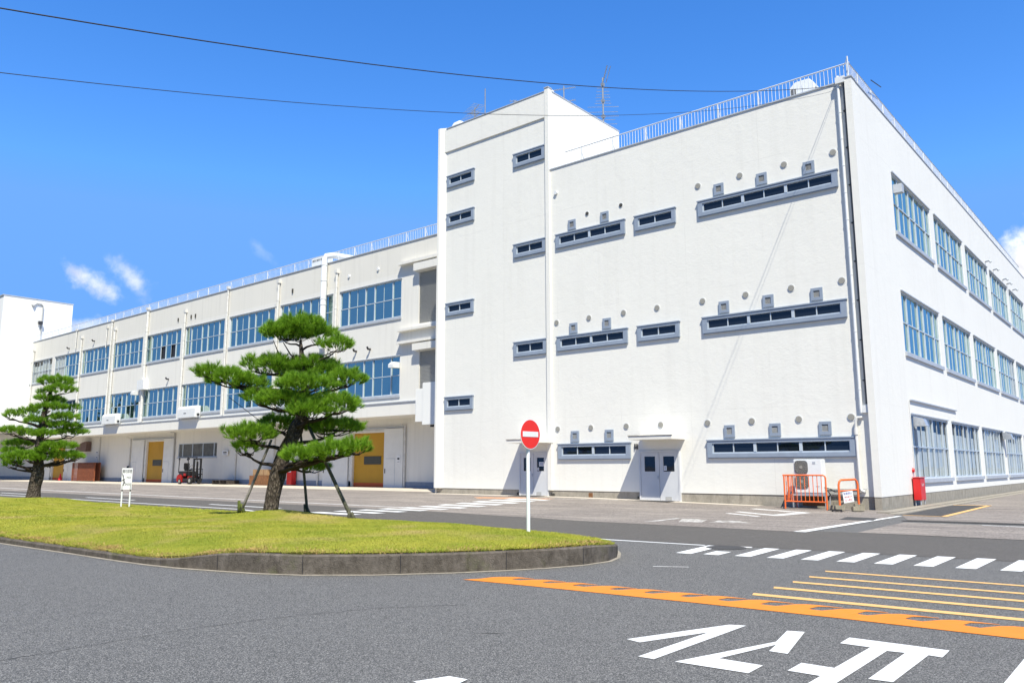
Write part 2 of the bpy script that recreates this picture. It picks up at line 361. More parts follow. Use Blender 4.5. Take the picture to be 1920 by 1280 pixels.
def thing(name, loc, label, cat, group=None, kind=None, rz=0):
    o = bpy.data.objects.new(name, None); COL.objects.link(o); o.location = loc; o.rotation_euler = (0, 0, rz); o.empty_display_size = .3
    return tag(o, label, cat, group, kind)
def copy_tree(o, parent=None):
    c = o.copy(); COL.objects.link(c)
    if parent is not None: c.parent = parent
    for ch in list(o.children): copy_tree(ch, c)
    return c
def FF(Y): return lambda a, d, z: (a, Y + d, z)      # facade facing -y: along, depth inward, up
def FS(X): return lambda a, d, z: (X - d, a, z)      # facade facing +x
def text(name, body, size, place, mat, parent, off=0.0, align='CENTER', squash=1.0):
    cu = bpy.data.curves.new(name, 'FONT'); cu.body = body; cu.size = size; cu.align_x = align; cu.align_y = 'CENTER'; cu.resolution_u = 2
    to = bpy.data.objects.new(name, cu); COL.objects.link(to)
    dg = bpy.context.evaluated_depsgraph_get(); me = bpy.data.meshes.new_from_object(to.evaluated_get(dg))
    bpy.data.objects.remove(to); bpy.data.curves.remove(cu)
    vs = [place(v.co.x * squash, v.co.y) for v in me.vertices]; fs = [tuple(p.vertices) for p in me.polygons]; bpy.data.meshes.remove(me)
    m = MB(); m.v = vs; m.f = fs; return m.build(name, mat, parent, fix=False)

# ------------------------------------------------------------------ ground
def sst(t): t = max(0., min(1., t)); return t * t * (3 - 2 * t)
def gz(x, y): return .16 * sst(-x / 14) * sst((y + 9) / 8)
def grid_sheet(name, xs, ys, mat, zoff=0., parent=None):
    m = MB(); nx, ny = len(xs), len(ys)
    m.v = [(x, y, gz(x, y) + zoff) for y in ys for x in xs]; m.f = [(j * nx + i, j * nx + i + 1, (j + 1) * nx + i + 1, (j + 1) * nx + i) for j in range(ny - 1) for i in range(nx - 1)]
    return m.build(name, mat, parent, fix=False)
def drape(m, poly, zoff, step=1.0):
    """flat painted polygon laid on the ground: triangulated, cut along a 1 m grid"""
    bm = bmesh.new(); vs = [bm.verts.new((x, y, 0)) for x, y in poly]
    for t3 in tessellate_polygon([[Vector((x, y, 0)) for x, y in poly]]):
        try: bm.faces.new([vs[k_] for k_ in t3])
        except ValueError: pass
    bm.normal_update()
    xs = [p[0] for p in poly]; ys = [p[1] for p in poly]
    for ax, lo, hi in ((0, min(xs), max(xs)), (1, min(ys), max(ys))):
        if hi < -40 + 0 and ax == 0: pass
        k = math.floor(lo / step) + 1
        while k * step < hi:
            co = [0, 0, 0]; no = [0, 0, 0]; co[ax] = k * step; no[ax] = 1
            bmesh.ops.bisect_plane(bm, geom=bm.verts[:] + bm.edges[:] + bm.faces[:], plane_co=co, plane_no=no, dist=1e-5); k += 1
    i = len(m.v); bm.verts.ensure_lookup_table()
    for v in bm.verts: m.v.append((v.co.x, v.co.y, gz(v.co.x, v.co.y) + zoff))
    bm.normal_update(); bm.verts.index_update()
    for f in bm.faces:
        ids = [v.index + i for v in f.verts]
        if f.normal.z < 0: ids = ids[::-1]
        m.f.append(tuple(ids))
    bm.verts.index_update(); bm.free(); return m
def dr(poly, zoff, step=1.0): 
    m = MB(); bm_idx_fix(m, poly, zoff, step); return m
def bm_idx_fix(m, poly, zoff, step):
    drape(m, poly, zoff, step)
xs = [-900, -400, -200, -130] + list(range(-110, 13)) + [20, 40, 80, 150, 300, 900]
ys = [-900, -400, -200, -120, -80, -50, -40] + list(range(-34, 9)) + [15, 30, 60, 120, 300, 900]
tag(grid_sheet('ground', xs, ys, M['asphalt']), kind='structure')

def sheet(name, polys, mat, zoff, **k):
    m = MB()
    for p in polys: drape(m, p, zoff)
    o = m.build(name, mat, None, fix=False); tag(o, **k); return o
# smoother newer road between island and buildings
sheet('road', [[(-110, -14.7), (-14, -14.7), (1.2, -14.6), (12, -13.6), (12, -9.86), (2.1, -10.0), (-4.7, -10.63), (-7.5, -10.3), (-12.7, -9.7), (-110, -9.6)]], M['road'], .004, kind='structure')
sheet('pavement', [[(-110, -9.6), (-12.7, -9.7), (-7.5, -10.3), (-4.7, -10.63), (1.05, -10.67), (1.15, -3.1), (.9, -2.2), (.05, -.1), (-21.4, .12), (-21.4, 6.5), (-110, 6.5)],
                   [(2.15, -10.0), (5.3, -9.85), (12, -9.8), (12, -5.0), (2.1, -5.9)], [(1.9, -4.75), (12, -4.0), (12, 60), (.62, 60), (1.2, -2.6)]], M['worn'], .008, kind='structure')
sheet('path', [[(-110, 1.4), (-21.5, 1.3), (-21.5, 6.4), (-110, 6.4)], [(-21.4, -.75), (-9.6, -.75), (-9.6, .1), (-21.4, .1)], [(-9.55, -.7), (-4.2, -.55), (-4.2, .1), (-9.55, .1)]], M['slab'], .014, kind='structure')
sheet('asphalt_patch', [[(1.22, -2.6), (2.34, -2.63), (2.13, 5.6), (.94, 5.2)], [(.42, -5.85), (1.27, -5.7), (1.09, -4.5), (.2, -4.45)]], M['asphalt_new'], .013, kind='structure')
m = MB(); drape(m, [(1.86, -5.35), (12, -4.25), (12, -4.05), (1.9, -5.1)], .014)
m.build('drain_channel', M['asphalt_new'], None, fix=False)['kind'] = 'structure'
m = MB(); drape(m, [(2.1, 2.6), (12, 5.4), (12, 5.5), (2.1, 2.72)], .014)
m.build('pavement_joint', M['asphalt_new'], None, fix=False)['kind'] = 'structure'
# raised gutter strip along the side wall
g = MB(); g.box(.30, .72, -1.9, 41, 0.0, .05); g.box(.72, 1.05, -2.3, 41, 0, .022)
g.build('gutter_strip', M['gutter'], None)['kind'] = 'structure'

# ---- painted markings
def marking(name, polys, mat, label, cat='road marking', group=None, z=.007):
    m = MB()
    for p in polys: drape(m, p, z)
    return tag(m.build(name, mat, None, fix=False), label, cat, group)
t = thing('crosswalk', (3.3, -15.1, 0), 'white striped crosswalk crossing the dark asphalt at right', 'crosswalk')
bars = [[(.91, -14.75), (1.18, -14.75), (1.35, -16.31), (1.07, -16.32)], [(1.48, -15.63), (1.75, -15.6), (1.8, -16.2), (1.53, -16.22)]]
for k in range(12):
    xa = 1.93 + .533 * k + .002 * k * k; yt = -14.6 + .095 * k; yb = -16.14 + .085 * k; sh = .13 * max(0, 1 - k / 6.5)
    bars.append([(xa, yt), (xa + .265, yt + .04), (xa + sh + .25, yb + .04), (xa + sh - .01, yb)])
for b in bars:
    m = MB(); drape(m, b, .006); m.build('stripe', M['white_paint'], t, fix=False)
marking('lane_line', [[(-6, -14.73), (-1.2, -14.88), (.86, -14.75), (.86, -14.86), (-1.2, -15.0), (-6, -14.85)]], M['white_paint'], 'thin white line running from the kerb tip to the crosswalk')
marking('lane_line', [[(1.72, -18.2), (2.17, -17.94), (2.18, -17.98), (1.74, -18.25)]], M['white_half'], 'short thin white dash on asphalt right of the kerb')
marking('lane_line', [[(1.38, -14.62), (1.68, -14.55), (1.73, -14.72), (1.44, -14.8)]], M['white_half'], 'small white remnant above the crosswalk beside a manhole stain')
t = thing('hatched_area', (5.2, -18.4, 0), 'five thin parallel orange lines painted below the crosswalk', 'road marking')
for k, (x0, y0, w) in enumerate([(3.9, -17.17, .115), (3.93, -17.88, .125), (3.94, -18.49, .135), (3.94, -19.11, .145), (3.95, -19.75, .155)]):
    m = MB(); drape(m, [(x0, y0 - w / 2), (9.5, y0 + .30 - w / 2), (9.5, y0 + .30 + w / 2), (x0 - .05, y0 + w / 2)], .005); m.build('line', M['orange_thin'], t, fix=False)
# thick orange band with brush flicks
m = MB(); lo = [(.50, -21.0), (1.6, -20.88), (3.64, -20.72), (5.2, -20.64), (7.2, -20.62), (9.5, -20.64)]
rl = random.Random(4); topl = [(.62, -20.80)]
for k in range(19):
    x0 = .66 + k * .47 + rl.uniform(-.03, .03); bt = -20.635 + .066 * min(x0, 5.2); yt = -20.42 + .088 * min(x0, 4.6); q = rl.uniform(-.02, .03)
    topl += [(x0, bt - .02), (x0 + .05, bt + .07), (x0 + .12, yt - .09), (x0 + .22, yt - .015), (x0 + .34, yt + .004), (x0 + .56 + q, yt - .002), (x0 + .57 + q, yt - .018), (x0 + .44, yt - .045), (x0 + .36, yt - .09), (x0 + .33, bt + .04), (x0 + .36, bt + .01)]
drape(m, lo + [(9.7, -20.38)] + topl[::-1], .005, 30)
tag(m.build('orange_line', M['orange_paint'], None, fix=False), 'thick ragged orange line brushed across the foreground asphalt', 'road marking')
gl = thing('road_lettering', (5.1, -22.4, 0), 'large white characters painted on the asphalt at lower right', 'road lettering')
G1 = [(4.10, -22.76), (4.50, -21.62), (4.64, -21.56), (4.64, -23.24), (4.50, -23.24), (4.51, -22.05), (4.25, -22.80)]
G2 = [(4.80, -23.21), (5.12, -22.05), (5.02, -21.55), (5.16, -21.50), (5.36, -22.42), (5.21, -22.42), (5.165, -22.16), (5.01, -22.90), (5.36, -22.90), (5.37, -23.18)]
G3 = [(5.55, -21.77), (5.54, -21.49), (6.31, -21.49), (6.32, -21.78), (6.22, -21.77), (6.225, -22.78), (6.07, -22.80), (6.06, -21.80), (5.93, -21.82), (5.935, -22.70), (5.94, -23.75), (5.79, -23.75), (5.79, -22.93), (5.555, -22.93), (5.55, -22.64), (5.79, -22.64), (5.79, -21.77)]
for q in (G1, G2, G3):
    m = MB(); drape(m, q, .005); m.build('character', M['white_paint'], gl, fix=False)
marking('stop_line', [[(6.81, -23.6), (6.81, -21.35), (7.05, -21.35), (7.05, -23.6)]], M['white_paint'], 'corner of a white painted block at the right edge of the frame')
marking('stop_line', [[(3.70, -24.86), (3.79, -24.6), (3.95, -24.58), (4.02, -24.9)]], M['white_paint'], 'tip of a white marking at the bottom edge of the frame')
marking('edge_line', [[(.97, -10.69), (1.24, -10.66), (1.36, -3.1), (1.22, -3.1)]], M['white_paint'], 'solid white line running from the building corner to the road', z=.012)
marking('edge_line', [[(3.87, -5.9), (6.5, -6.2), (6.5, -6.0), (3.9, -5.78)], [(4.4, -3.6), (8, -3.4), (8, -3.9), (4.6, -4.0)]], M['white_half'], 'worn white lines on pale paving at the far right', z=.012)
marking('parking_box', [[(1.24, -2.63), (2.34, -2.72), (2.34, -2.6), (1.24, -2.5)], [(2.28, -2.7), (2.46, -2.7), (2.24, 5.8), (2.08, 5.8)], [(.96, 5.15), (2.2, 5.6), (2.2, 5.85), (.96, 5.4)]], M['orange_thin'], 'orange rectangle outline painted beside the side wall', z=.0175)
marking('paving_mark', [[(-3.36, -9.95), (-3.45, -8.0), (-3.25, -8.0), (-3.15, -9.7)], [(-2.6, -9.4), (-3.2, -8.05), (-2.4, -8.1), (-2.0, -9.3)], [(-1.9, -9.1), (-2.0, -8.2), (-1.5, -8.1), (-.9, -8.65)]], M['white_worn'], 'worn white characters on paving in front of the right grey doors', z=.012)
marking('paving_mark', [[(-3.3, -5.1), (-1.9, -5.95), (-1.85, -5.75), (-3.2, -4.9)], [(-3.4, -4.2), (-1.6, -5.25), (-1.5, -5.0), (-3.3, -3.95)], [(-3.7, -2.3), (-1.5, -3.3), (-1.35, -3.0), (-3.6, -2.0)], [(-1.9, -4.9), (-1.5, -5.0), (-1.3, -3.2), (-1.7, -3.0)]], M['white_half'], 'white characters on paving in front of the orange barrier', z=.012)
# far zebra in front of the wing and lane lines
z = thing('far_crosswalk', (-13.5, -8, 0), 'foreshortened white zebra crossing beyond the large pine', 'crosswalk')
for k in range(12):
    y0 = -13.8 + k * .98
    m = MB(); drape(m, [(-14.25, y0), (-12.05, y0 - .05), (-12.05, y0 + .42), (-14.25, y0 + .47)], .013); m.build('stripe', M['white_paint'], z, fix=False)
marking('edge_line', [[(-14.9, -2.6), (-9.5, -.95), (-9.5, -.8), (-15, -2.3)]], M['white_worn'], 'worn white line before the left grey doors', z=.012)
marking('orange_patch', [[(-15.6, -3.2), (-12.6, -2.6), (-12.4, -1.9), (-14.8, -1.6), (-16.5, -2.4)]], M['orange_faded'], 'faded orange paint patch on paving in front of the stair tower', z=.012)
marking('lane_line', [[(-110, -6.1), (-14.3, -8.7), (-14.3, -8.55), (-110, -5.9)]], M['white_half'], 'long worn white line parallel to the wing loading bays', z=.012)
marking('lane_line', [[(-100, -12.2), (-18, -13.1), (-12, -14.6), (-12, -14.45), (-18, -12.95), (-100, -12.0)]], M['white_paint'], 'continuous white edge line directly behind the lawn')
dash = None
for k, (a, b) in enumerate([(-70.5, -62), (-47.5, -43.0), (-34.8, -29.3), (-22.6, -17.5)]):
    marking('lane_dash', [[(a, -11.25 - (a + 60) * .012), (b, -11.3 - (b + 60) * .012), (b, -11.12 - (b + 60) * .012), (a, -11.07 - (a + 60) * .012)]], M['white_paint'],
            ['farthest left white lane dash beyond the small pine', 'white lane dash just right of the small pine trunk', 'white lane dash behind the white notice board', 'white lane dash left of the large pine trunk'][k], group='dashes of the lane line behind the lawn')
def crack(pts, w, label):
    m = MB(); rr = random.Random(len(pts)); P = []
    for a_, b_ in zip(pts[:-1], pts[1:]):
        n = max(2, int(math.dist(a_, b_) / .07)); P += [(a_[0] + (b_[0] - a_[0]) * k / n + rr.uniform(-.012, .012), a_[1] + (b_[1] - a_[1]) * k / n + rr.uniform(-.012, .012)) for k in range(n)]
    for i_ in range(len(P) - 1):
        (xa, ya), (xb, yb) = P[i_], P[i_ + 1]; L = math.dist(P[i_], P[i_ + 1]) + 1e-6; nx, ny = -(yb - ya) / L, (xb - xa) / L; w0 = w * (.4 + .6 * abs(math.sin(i_ * .7)))
        m.poly([(xa - nx * w0, ya - ny * w0, .0022), (xb - nx * w0, yb - ny * w0, .0022), (xb + nx * w0, yb + ny * w0, .0022), (xa + nx * w0, ya + ny * w0, .0022)])
    tag(m.build('asphalt_crack', M['asphalt_new'], None, fix=False), label, 'crack')
crack([(.83, -26.8), (.81, -26.45), (.79, -25.79), (.76, -25.01), (.9, -24.19), (1.25, -23.14), (1.9, -22.3)], .006, 'long faint crack across the asphalt at lower left')
crack([(2.94, -23.42), (3.0, -23.33), (3.08, -23.27), (3.2, -23.24)], .012, 'short dark crack in the asphalt left of the white characters')
m = MB(); m.disc((1.35, -14.95, .004), (0, 0, 1), .36, .004, 24); tag(m.build('manhole_cover', M['asphalt_new'], None), 'dark round manhole cover between the first crosswalk stripes', 'manhole cover')

# ------------------------------------------------------------------ traffic island
OUT = [(-110, -24.1), (-40, -23.5), (-10.1, -23.04), (-6.9, -22.95), (-5.2, -22.92), (-4.4, -22.88), (-3.6, -22.78), (-2.83, -22.58), (-2.1, -22.37), (-1.5, -22.08), (-.75, -21.46), (-.06, -20.61), (.35, -19.95), (.62, -19.4), (.84, -18.74), (.87, -18.1), (.70, -17.6), (.34, -17.0), (-.12, -16.42), (-.75, -15.95), (-1.7, -15.58), (-3.2, -15.3), (-10, -15.15), (-40, -15.1), (-110, -15.1)]
def zk(x, y):
    if y < -18.6: return .10 + .17 * sst((x + 4.3) / 2.0)
    return .27 - .145 * sst((y + 18.6) / 2.2)
def offset(poly, d):
    out = []
    for i, p in enumerate(poly):
        a = Vector(poly[max(i - 1, 0)]); b = Vector(poly[min(i + 1, len(poly) - 1)]); t_ = (b - a).normalized(); out.append((p[0] - t_.y * d, p[1] + t_.x * d))
    return out
def resample(poly, step=.25, far=-16):
    out = []
    for a, b in zip(poly[:-1], poly[1:]):
        L = math.dist(a, b); n = max(1, int(L / step)) if max(a[0], b[0]) > far else 1
        for k in range(n): out.append((a[0] + (b[0] - a[0]) * k / n, a[1] + (b[1] - a[1]) * k / n))
    return out + [poly[-1]]
OUTR = resample(OUT, .3, -12); INN = offset(OUTR, .13); GUT = offset(OUTR, -.055)
isl = thing('kerb', (0, -20, 0), 'weathered dark concrete kerb around the lawn, taller at its rounded tip', 'kerb', kind='structure')
m = MB()
for i in range(len(OUTR) - 1):
    (x0, y0), (x1, y1) = OUTR[i], OUTR[i + 1]; (u0, v0), (u1, v1) = INN[i], INN[i + 1]; z0, z1 = zk(x0, y0), zk(x1, y1)
    j = .012 if (i // 3) % 2 else 0
    m.poly([(x0, y0, -.02), (x1, y1, -.02), (x1, y1, z1 - .02), (x0, y0, z0 - .02)]); m.poly([(x0, y0, z0 - .02), (x1, y1, z1 - .02), (x1 + (u1 - x1) * .15, y1 + (v1 - y1) * .15, z1), (x0 + (u0 - x0) * .15, y0 + (v0 - y0) * .15, z0)])
    m.poly([(x0 + (u0 - x0) * .15, y0 + (v0 - y0) * .15, z0), (x1 + (u1 - x1) * .15, y1 + (v1 - y1) * .15, z1), (u1, v1, z1), (u0, v0, z0)]); m.poly([(u0, v0, z0), (u1, v1, z1), (u1, v1, -.02), (u0, v0, -.02)])
m.build('kerb_stone', M['kerb'], isl, fix=False)
m = MB()
for i in range(len(OUTR) - 1):
    a, b, c, d = GUT[i], GUT[i + 1], OUTR[i + 1], OUTR[i]; m.poly([(a[0], a[1], .006), (b[0], b[1], .006), (c[0], c[1], .012), (d[0], d[1], .012)])
m.build('gutter_mortar', M['gutter'], isl, fix=False)
# joints in the kerb
m = MB(); acc = 0
for i in range(1, len(OUTR) - 1):
    acc += math.dist(OUTR[i], OUTR[i - 1])
    if acc > 1.15 and OUTR[i][0] > -11 and OUTR[i][1] < -17.5:
        acc = 0; x, y = OUTR[i]; u, v = INN[i]; nx, ny = (x - u) / .13, (y - v) / .13; tx, ty = -ny, nx; w = .005; e = .003
        m.poly([(x - tx * w + nx * e, y - ty * w + ny * e, 0), (x + tx * w + nx * e, y + ty * w + ny * e, 0), (x + tx * w + nx * e, y + ty * w + ny * e, zk(x, y) - .01), (x - tx * w + nx * e, y - ty * w + ny * e, zk(x, y) - .01)])
m.build('kerb_joints', M['black'], isl, fix=False)

INA = [(x, y) for x, y in INN]
FRONT = [(x, y) for x, y in INA if True]
def seg_dist(x, y):
    best = 9
    for (x0, y0), (x1, y1) in SEG:
        dx, dy = x1 - x0, y1 - y0; t_ = max(0, min(1, ((x - x0) * dx + (y - y0) * dy) / (dx * dx + dy * dy + 1e-9))); d = math.hypot(x - x0 - dx * t_, y - y0 - dy * t_)
        if d < best: best = d
    return best
SEG = list(zip(INN[:-1], INN[1:]))
def gh_np(x, y, dist):
    base = .30 - .08 * np.clip((-x - 6) / 12, 0, 1)
    edge = np.where(y < -18.6, .10 + .17 * np.clip((x + 4.3) / 2.0, 0, 1), .27 - .145 * np.clip((y + 18.6) / 2.2, 0, 1)) + .015
    t_ = np.clip(dist / 1.6, 0, 1); t_ = t_ * t_ * (3 - 2 * t_)
    h = edge + (np.maximum(base, edge) - edge) * t_
    h = h + .155 * np.exp(-(((x + 9.25) / 1.25) ** 2 + ((y + 17.5) / 1.0) ** 2)) + .19 * np.exp(-(((x + 24.5) / 2.6) ** 2 + ((y + 17.5) / 1.3) ** 2))
    h = h + .012 * np.sin(x * 1.3 + y * .7) * t_ + .008 * np.sin(x * 3.1 - y * 2.3) * t_
    return h
def inside(px, py):
    c = np.zeros(px.shape, bool); P = INN; n = len(P); j = n - 1
    for i in range(n):
        xi, yi = P[i]; xj, yj = P[j]
        cond = ((yi > py) != (yj > py)) & (px < (xj - xi) * (py - yi) / (yj - yi + 1e-12) + xi); c ^= cond; j = i
    return c
def dist_np(px, py):
    best = np.full(px.shape, 9.0)
    for (x0, y0), (x1, y1) in SEG:
        dx, dy = x1 - x0, y1 - y0; t_ = np.clip(((px - x0) * dx + (py - y0) * dy) / (dx * dx + dy * dy + 1e-9), 0, 1)
        best = np.minimum(best, np.hypot(px - x0 - dx * t_, py - y0 - dy * t_))
    return best
# lawn: triangulated outline refined by grid cuts
bm = bmesh.new(); vs = [bm.verts.new((x, y, 0)) for x, y in INN]; bm.faces.new(vs)
cuts = [(0, -100 + 5 * k) for k in range(12)] + [(0, -40 + 1.0 * k) for k in range(14)] + [(0, -26 + .3 * k) for k in range(90)] + [(1, -24 + .3 * k) for k in range(31)]
for ax, val in cuts:
    co = [0, 0, 0]; no = [0, 0, 0]; co[ax] = val; no[ax] = 1
    bmesh.ops.bisect_plane(bm, geom=bm.verts[:] + bm.edges[:] + bm.faces[:], plane_co=co, plane_no=no, dist=1e-5)
V = np.array([v.co[:] for v in bm.verts]); hh = gh_np(V[:, 0], V[:, 1], dist_np(V[:, 0], V[:, 1]))
for v, h in zip(bm.verts, hh): v.co.z = float(h)
bmesh.ops.recalc_face_normals(bm, faces=bm.faces)
for f in bm.faces:
    f.smooth = True
    if f.normal.z < 0: f.normal_flip()
me = bpy.data.meshes.new('lawn'); bm.to_mesh(me); bm.free(); me.materials.append(M['turf']); lawn = bpy.data.objects.new('lawn', me); COL.objects.link(lawn); lawn['kind'] = 'structure'

def tri_mesh(name, V3, mat, parent=None, nv=3):
    n = len(V3) // nv; me = bpy.data.meshes.new(name); me.vertices.add(len(V3)); me.vertices.foreach_set('co', V3.astype(np.float32).ravel())
    me.loops.add(len(V3)); me.loops.foreach_set('vertex_index', np.arange(len(V3), dtype=np.int32)); me.polygons.add(n)
    me.polygons.foreach_set('loop_start', np.arange(0, len(V3), nv, dtype=np.int32)); me.polygons.foreach_set('loop_total', np.full(n, nv, dtype=np.int32)); me.update(calc_edges=True); me.validate()
    me.materials.append(mat); o = bpy.data.objects.new(name, me); COL.objects.link(o)
    if parent is not None: o.parent = parent
    return o
def grass_blades(n, x0, x1, y0, y1, hgt, wid):
    x = rng.uniform(x0, x1, n); y = rng.uniform(y0, y1, n); k = inside(x, y); x, y = x[k], y[k]; d = dist_np(x, y); z = gh_np(x, y, d) - .006
    n = len(x); a = rng.uniform(0, 2 * np.pi, n); h = hgt * rng.uniform(.5, 1.2, n) * np.where(d < .12, 1.5, 1); l = h * rng.uniform(.1, 1.0, n); b = rng.uniform(0, 2 * np.pi, n)
    P = np.empty((n, 3, 3)); P[:, 0] = np.c_[x - np.cos(a) * wid, y - np.sin(a) * wid, z]; P[:, 1] = np.c_[x + np.cos(a) * wid, y + np.sin(a) * wid, z]; P[:, 2] = np.c_[x + np.cos(b) * l, y + np.sin(b) * l, z + h]
    return P.reshape(-1, 3)
def edge_blades():
    P = []
    for (x0, y0), (x1, y1) in SEG:
        if x0 < -14: continue
        L = math.hypot(x1 - x0, y1 - y0)
        if L < 1e-4: continue
        nx, ny = (y1 - y0) / L, -(x1 - x0) / L
        for k in range(int(L * 900)):
            u = random.random(); px, py = x0 + (x1 - x0) * u, y0 + (y1 - y0) * u; cl = .5 + .5 * math.sin(px * 5.1 + py * 3.7) * math.sin(px * 2.3 - py * 8.1)
            if random.random() > .25 + .75 * cl: continue
            off = random.uniform(-.06, .03 + .05 * cl); z = zk(px, py) + random.uniform(-.005, .02); a = random.uniform(0, 3.14); h = random.uniform(.015, .04) * (.6 + .7 * cl); w = .005
            bx, by = px + nx * off, py + ny * off; lx = nx * random.uniform(0, .07) * cl; ly = ny * random.uniform(0, .07) * cl
            P += [(bx - math.cos(a) * w, by - math.sin(a) * w, z), (bx + math.cos(a) * w, by + math.sin(a) * w, z), (bx + lx + random.uniform(-.02, .02), by + ly + random.uniform(-.02, .02), z + h * random.uniform(.1, 1))]
    return np.array(P)
GB = np.concatenate([edge_blades(), grass_blades(260000, -11.5, 1.0, -23.2, -15.3, .026, .0045), grass_blades(90000, -24, -11.5, -23.4, -15.2, .032, .008)])
def fringe():
    P = []
    for (x0, y0), (x1, y1) in SEG:
        if x0 < -14 or y0 > -17: continue
        L = math.hypot(x1 - x0, y1 - y0)
        if L < 1e-4: continue
        nx, ny = (y1 - y0) / L, -(x1 - x0) / L
        for k in range(int(L * 1500)):
            u = random.random(); px, py = x0 + (x1 - x0) * u, y0 + (y1 - y0) * u; cl = .5 + .5 * math.sin(px * 2.1 + py * 1.7) * math.sin(px * 4.3)
            if random.random() > .08 + .92 * cl ** 2: continue
            off = -abs(random.gauss(0, .16)) + .03; bx, by = px + nx * off, py + ny * off; z = max(zk(px, py), .27 * 0) + .012 + min(.04, -off * .12); a = random.uniform(0, 3.14); w = .005
            P += [(bx - math.cos(a) * w, by - math.sin(a) * w, z - .01), (bx + math.cos(a) * w, by + math.sin(a) * w, z - .01), (bx + random.uniform(-.04, .04), by + random.uniform(-.04, .04), z + random.uniform(.008, .035))]
    return np.array(P)
tag(tri_mesh('dry_grass', fringe(), M['straw']), 'brownish dry grass tufts fringing the lawn along the kerb', 'dry grass', kind='stuff')
tag(tri_mesh('grass', GB, M['blade']), 'short yellowish green mown grass covering the kerbed lawn', 'grass', kind='stuff')

# ------------------------------------------------------------------ main building
def holes_wall(m, a0, a1, z0, z1, holes, depth=.12):
    """front skin with rectangular openings and their reveals"""
    A = sorted({a0, a1, *[h[0] for h in holes], *[h[1] for h in holes]}); Z = sorted({z0, z1, *[h[2] for h in holes], *[h[3] for h in holes]})
    for i in range(len(A) - 1):
        for j in range(len(Z) - 1):
            ca, cz = (A[i] + A[i + 1]) / 2, (Z[j] + Z[j + 1]) / 2
            if any(h[0] < ca < h[1] and h[2] < cz < h[3] for h in holes): continue
            m.poly([(A[i], 0, Z[j]), (A[i + 1], 0, Z[j]), (A[i + 1], 0, Z[j + 1]), (A[i], 0, Z[j + 1])])
    for b0, b1, c0, c1 in holes:
        m.poly([(b0, 0, c0), (b0, 0, c1), (b0, depth, c1), (b0, depth, c0)]); m.poly([(b1, 0, c0), (b1, depth, c0), (b1, depth, c1), (b1, 0, c1)])
        m.poly([(b0, 0, c1), (b1, 0, c1), (b1, depth, c1), (b0, depth, c1)]); m.poly([(b0, 0, c0), (b0, depth, c0), (b1, depth, c0), (b1, 0, c0)])
def big_window(root, fr, a0, a1, z0, z1, curtain=None, frm='frame_alu', sill_d=.07, head=True, openp=None):
    w = a1 - a0; m = MB(fr); t_ = .065
    m.box(a0, a1, .03, .11, z0, z0 + t_); m.box(a0, a1, .03, .11, z1 - t_, z1); m.box(a0, a0 + t_, .032, .108, z0 + t_, z1 - t_); m.box(a1 - t_, a1, .032, .108, z0 + t_, z1 - t_)
    zm = z0 + (z1 - z0) * .50
    heavy = [.145, .425, .575, .86]; thin = [.285, .717]
    vx = [a0 + w * h for h in heavy]
    m.box(a0 + t_, a1 - t_, .045, .10, zm - .022, zm + .022)
    for x in vx: m.box(x - .030, x + .030, .028, .105, z0 + t_, zm - .028); m.box(x - .030, x + .030, .028, .105, zm + .035, z1 - t_)
    for h in thin:
        x = a0 + w * h; m.box(x - .009, x + .009, .065, .095, z0 + t_, zm - .035); m.box(x - .009, x + .009, .065, .095, zm + .035, z1 - t_)
    f = m.build('window', M[frm], root)
    ed = [a0 + t_] + sorted(vx + [a0 + w * h for h in thin]) + [a1 - t_]
    g_ = MB(fr)
    cset = () if curtain in (None, 'all') else curtain
    gs = MB(fr)
    for i in range(len(ed) - 1):
        for j, (c0, c1) in enumerate(((z0 + t_, zm), (zm, z1 - t_))):
            tilt = random.uniform(-.005, .005); tl2 = random.uniform(-.004, .004)
            tgt = gs if (i in cset or curtain == 'all') else g_
            if openp and (i, j) in openp: continue
            tgt.poly([(ed[i], .085 + tilt, c0), (ed[i + 1], .085 - tilt, c0), (ed[i + 1], .085 - tilt + tl2, c1), (ed[i], .085 + tilt + tl2, c1)])
    if g_.f: g_.build('pane', M['glass'], f, fix=False)
    if gs.f:
        gs.build('pane', M['glass_see'], f, fix=False)
        c_ = MB(fr); ia = sorted(cset) if curtain != 'all' else list(range(len(ed) - 1))
        for i in ia:
            x0_, x1_ = ed[i] + .03, ed[i + 1] - .03; n = max(6, int((x1_ - x0_) / .05)); ph = random.uniform(0, 6); top = z1 - t_ - (random.choice([0, .5, .55]) if curtain == 'all' else 0)
            pts = [(x0_ + (x1_ - x0_) * k / n, .13 + .022 * math.sin(k * 1.9 + ph)) for k in range(n + 1)]
            for (p, q), (r, s_) in zip(pts[:-1], pts[1:]): c_.poly([(p, q, z0 + .07), (r, s_, z0 + .07), (r, s_, top), (p, q, top)])
        c_.build('curtain', M['curtain'], f, fix=False)
    if openp:
        d_ = MB(fr)
        for i, j in openp: c0, c1 = ((z0 + t_, zm), (zm, z1 - t_))[j]; d_.poly([(ed[i], .16, c0), (ed[i + 1], .16, c0), (ed[i + 1], .16, c1), (ed[i], .16, c1)])
        d_.build('opening', M['black'], f, fix=False)
    s_ = MB(fr); s_.box(a0 - .06, a1 + .06, -sill_d, .03, z0 - .16, z0 - .003); s_.build('sill', M['sill'], f)
    if head: h_ = MB(fr); h_.box(a0 - .05, a1 + .05, -.06, .03, z1 + .003, z1 + .05); h_.build('head_trim', M['sill'], f)
    return f
fb = thing('factory_building', (0, 0, 0), 'white stuccoed three storey factory block with stair tower, nearest building', 'building')
HW, HT_, LT, XT = 15.52, 19.58, -21.42, -13.98
ZF = .44; DY = 41.0
RZ = [(10.77, 13.21), (5.88, 8.31), (.99, 3.45)]
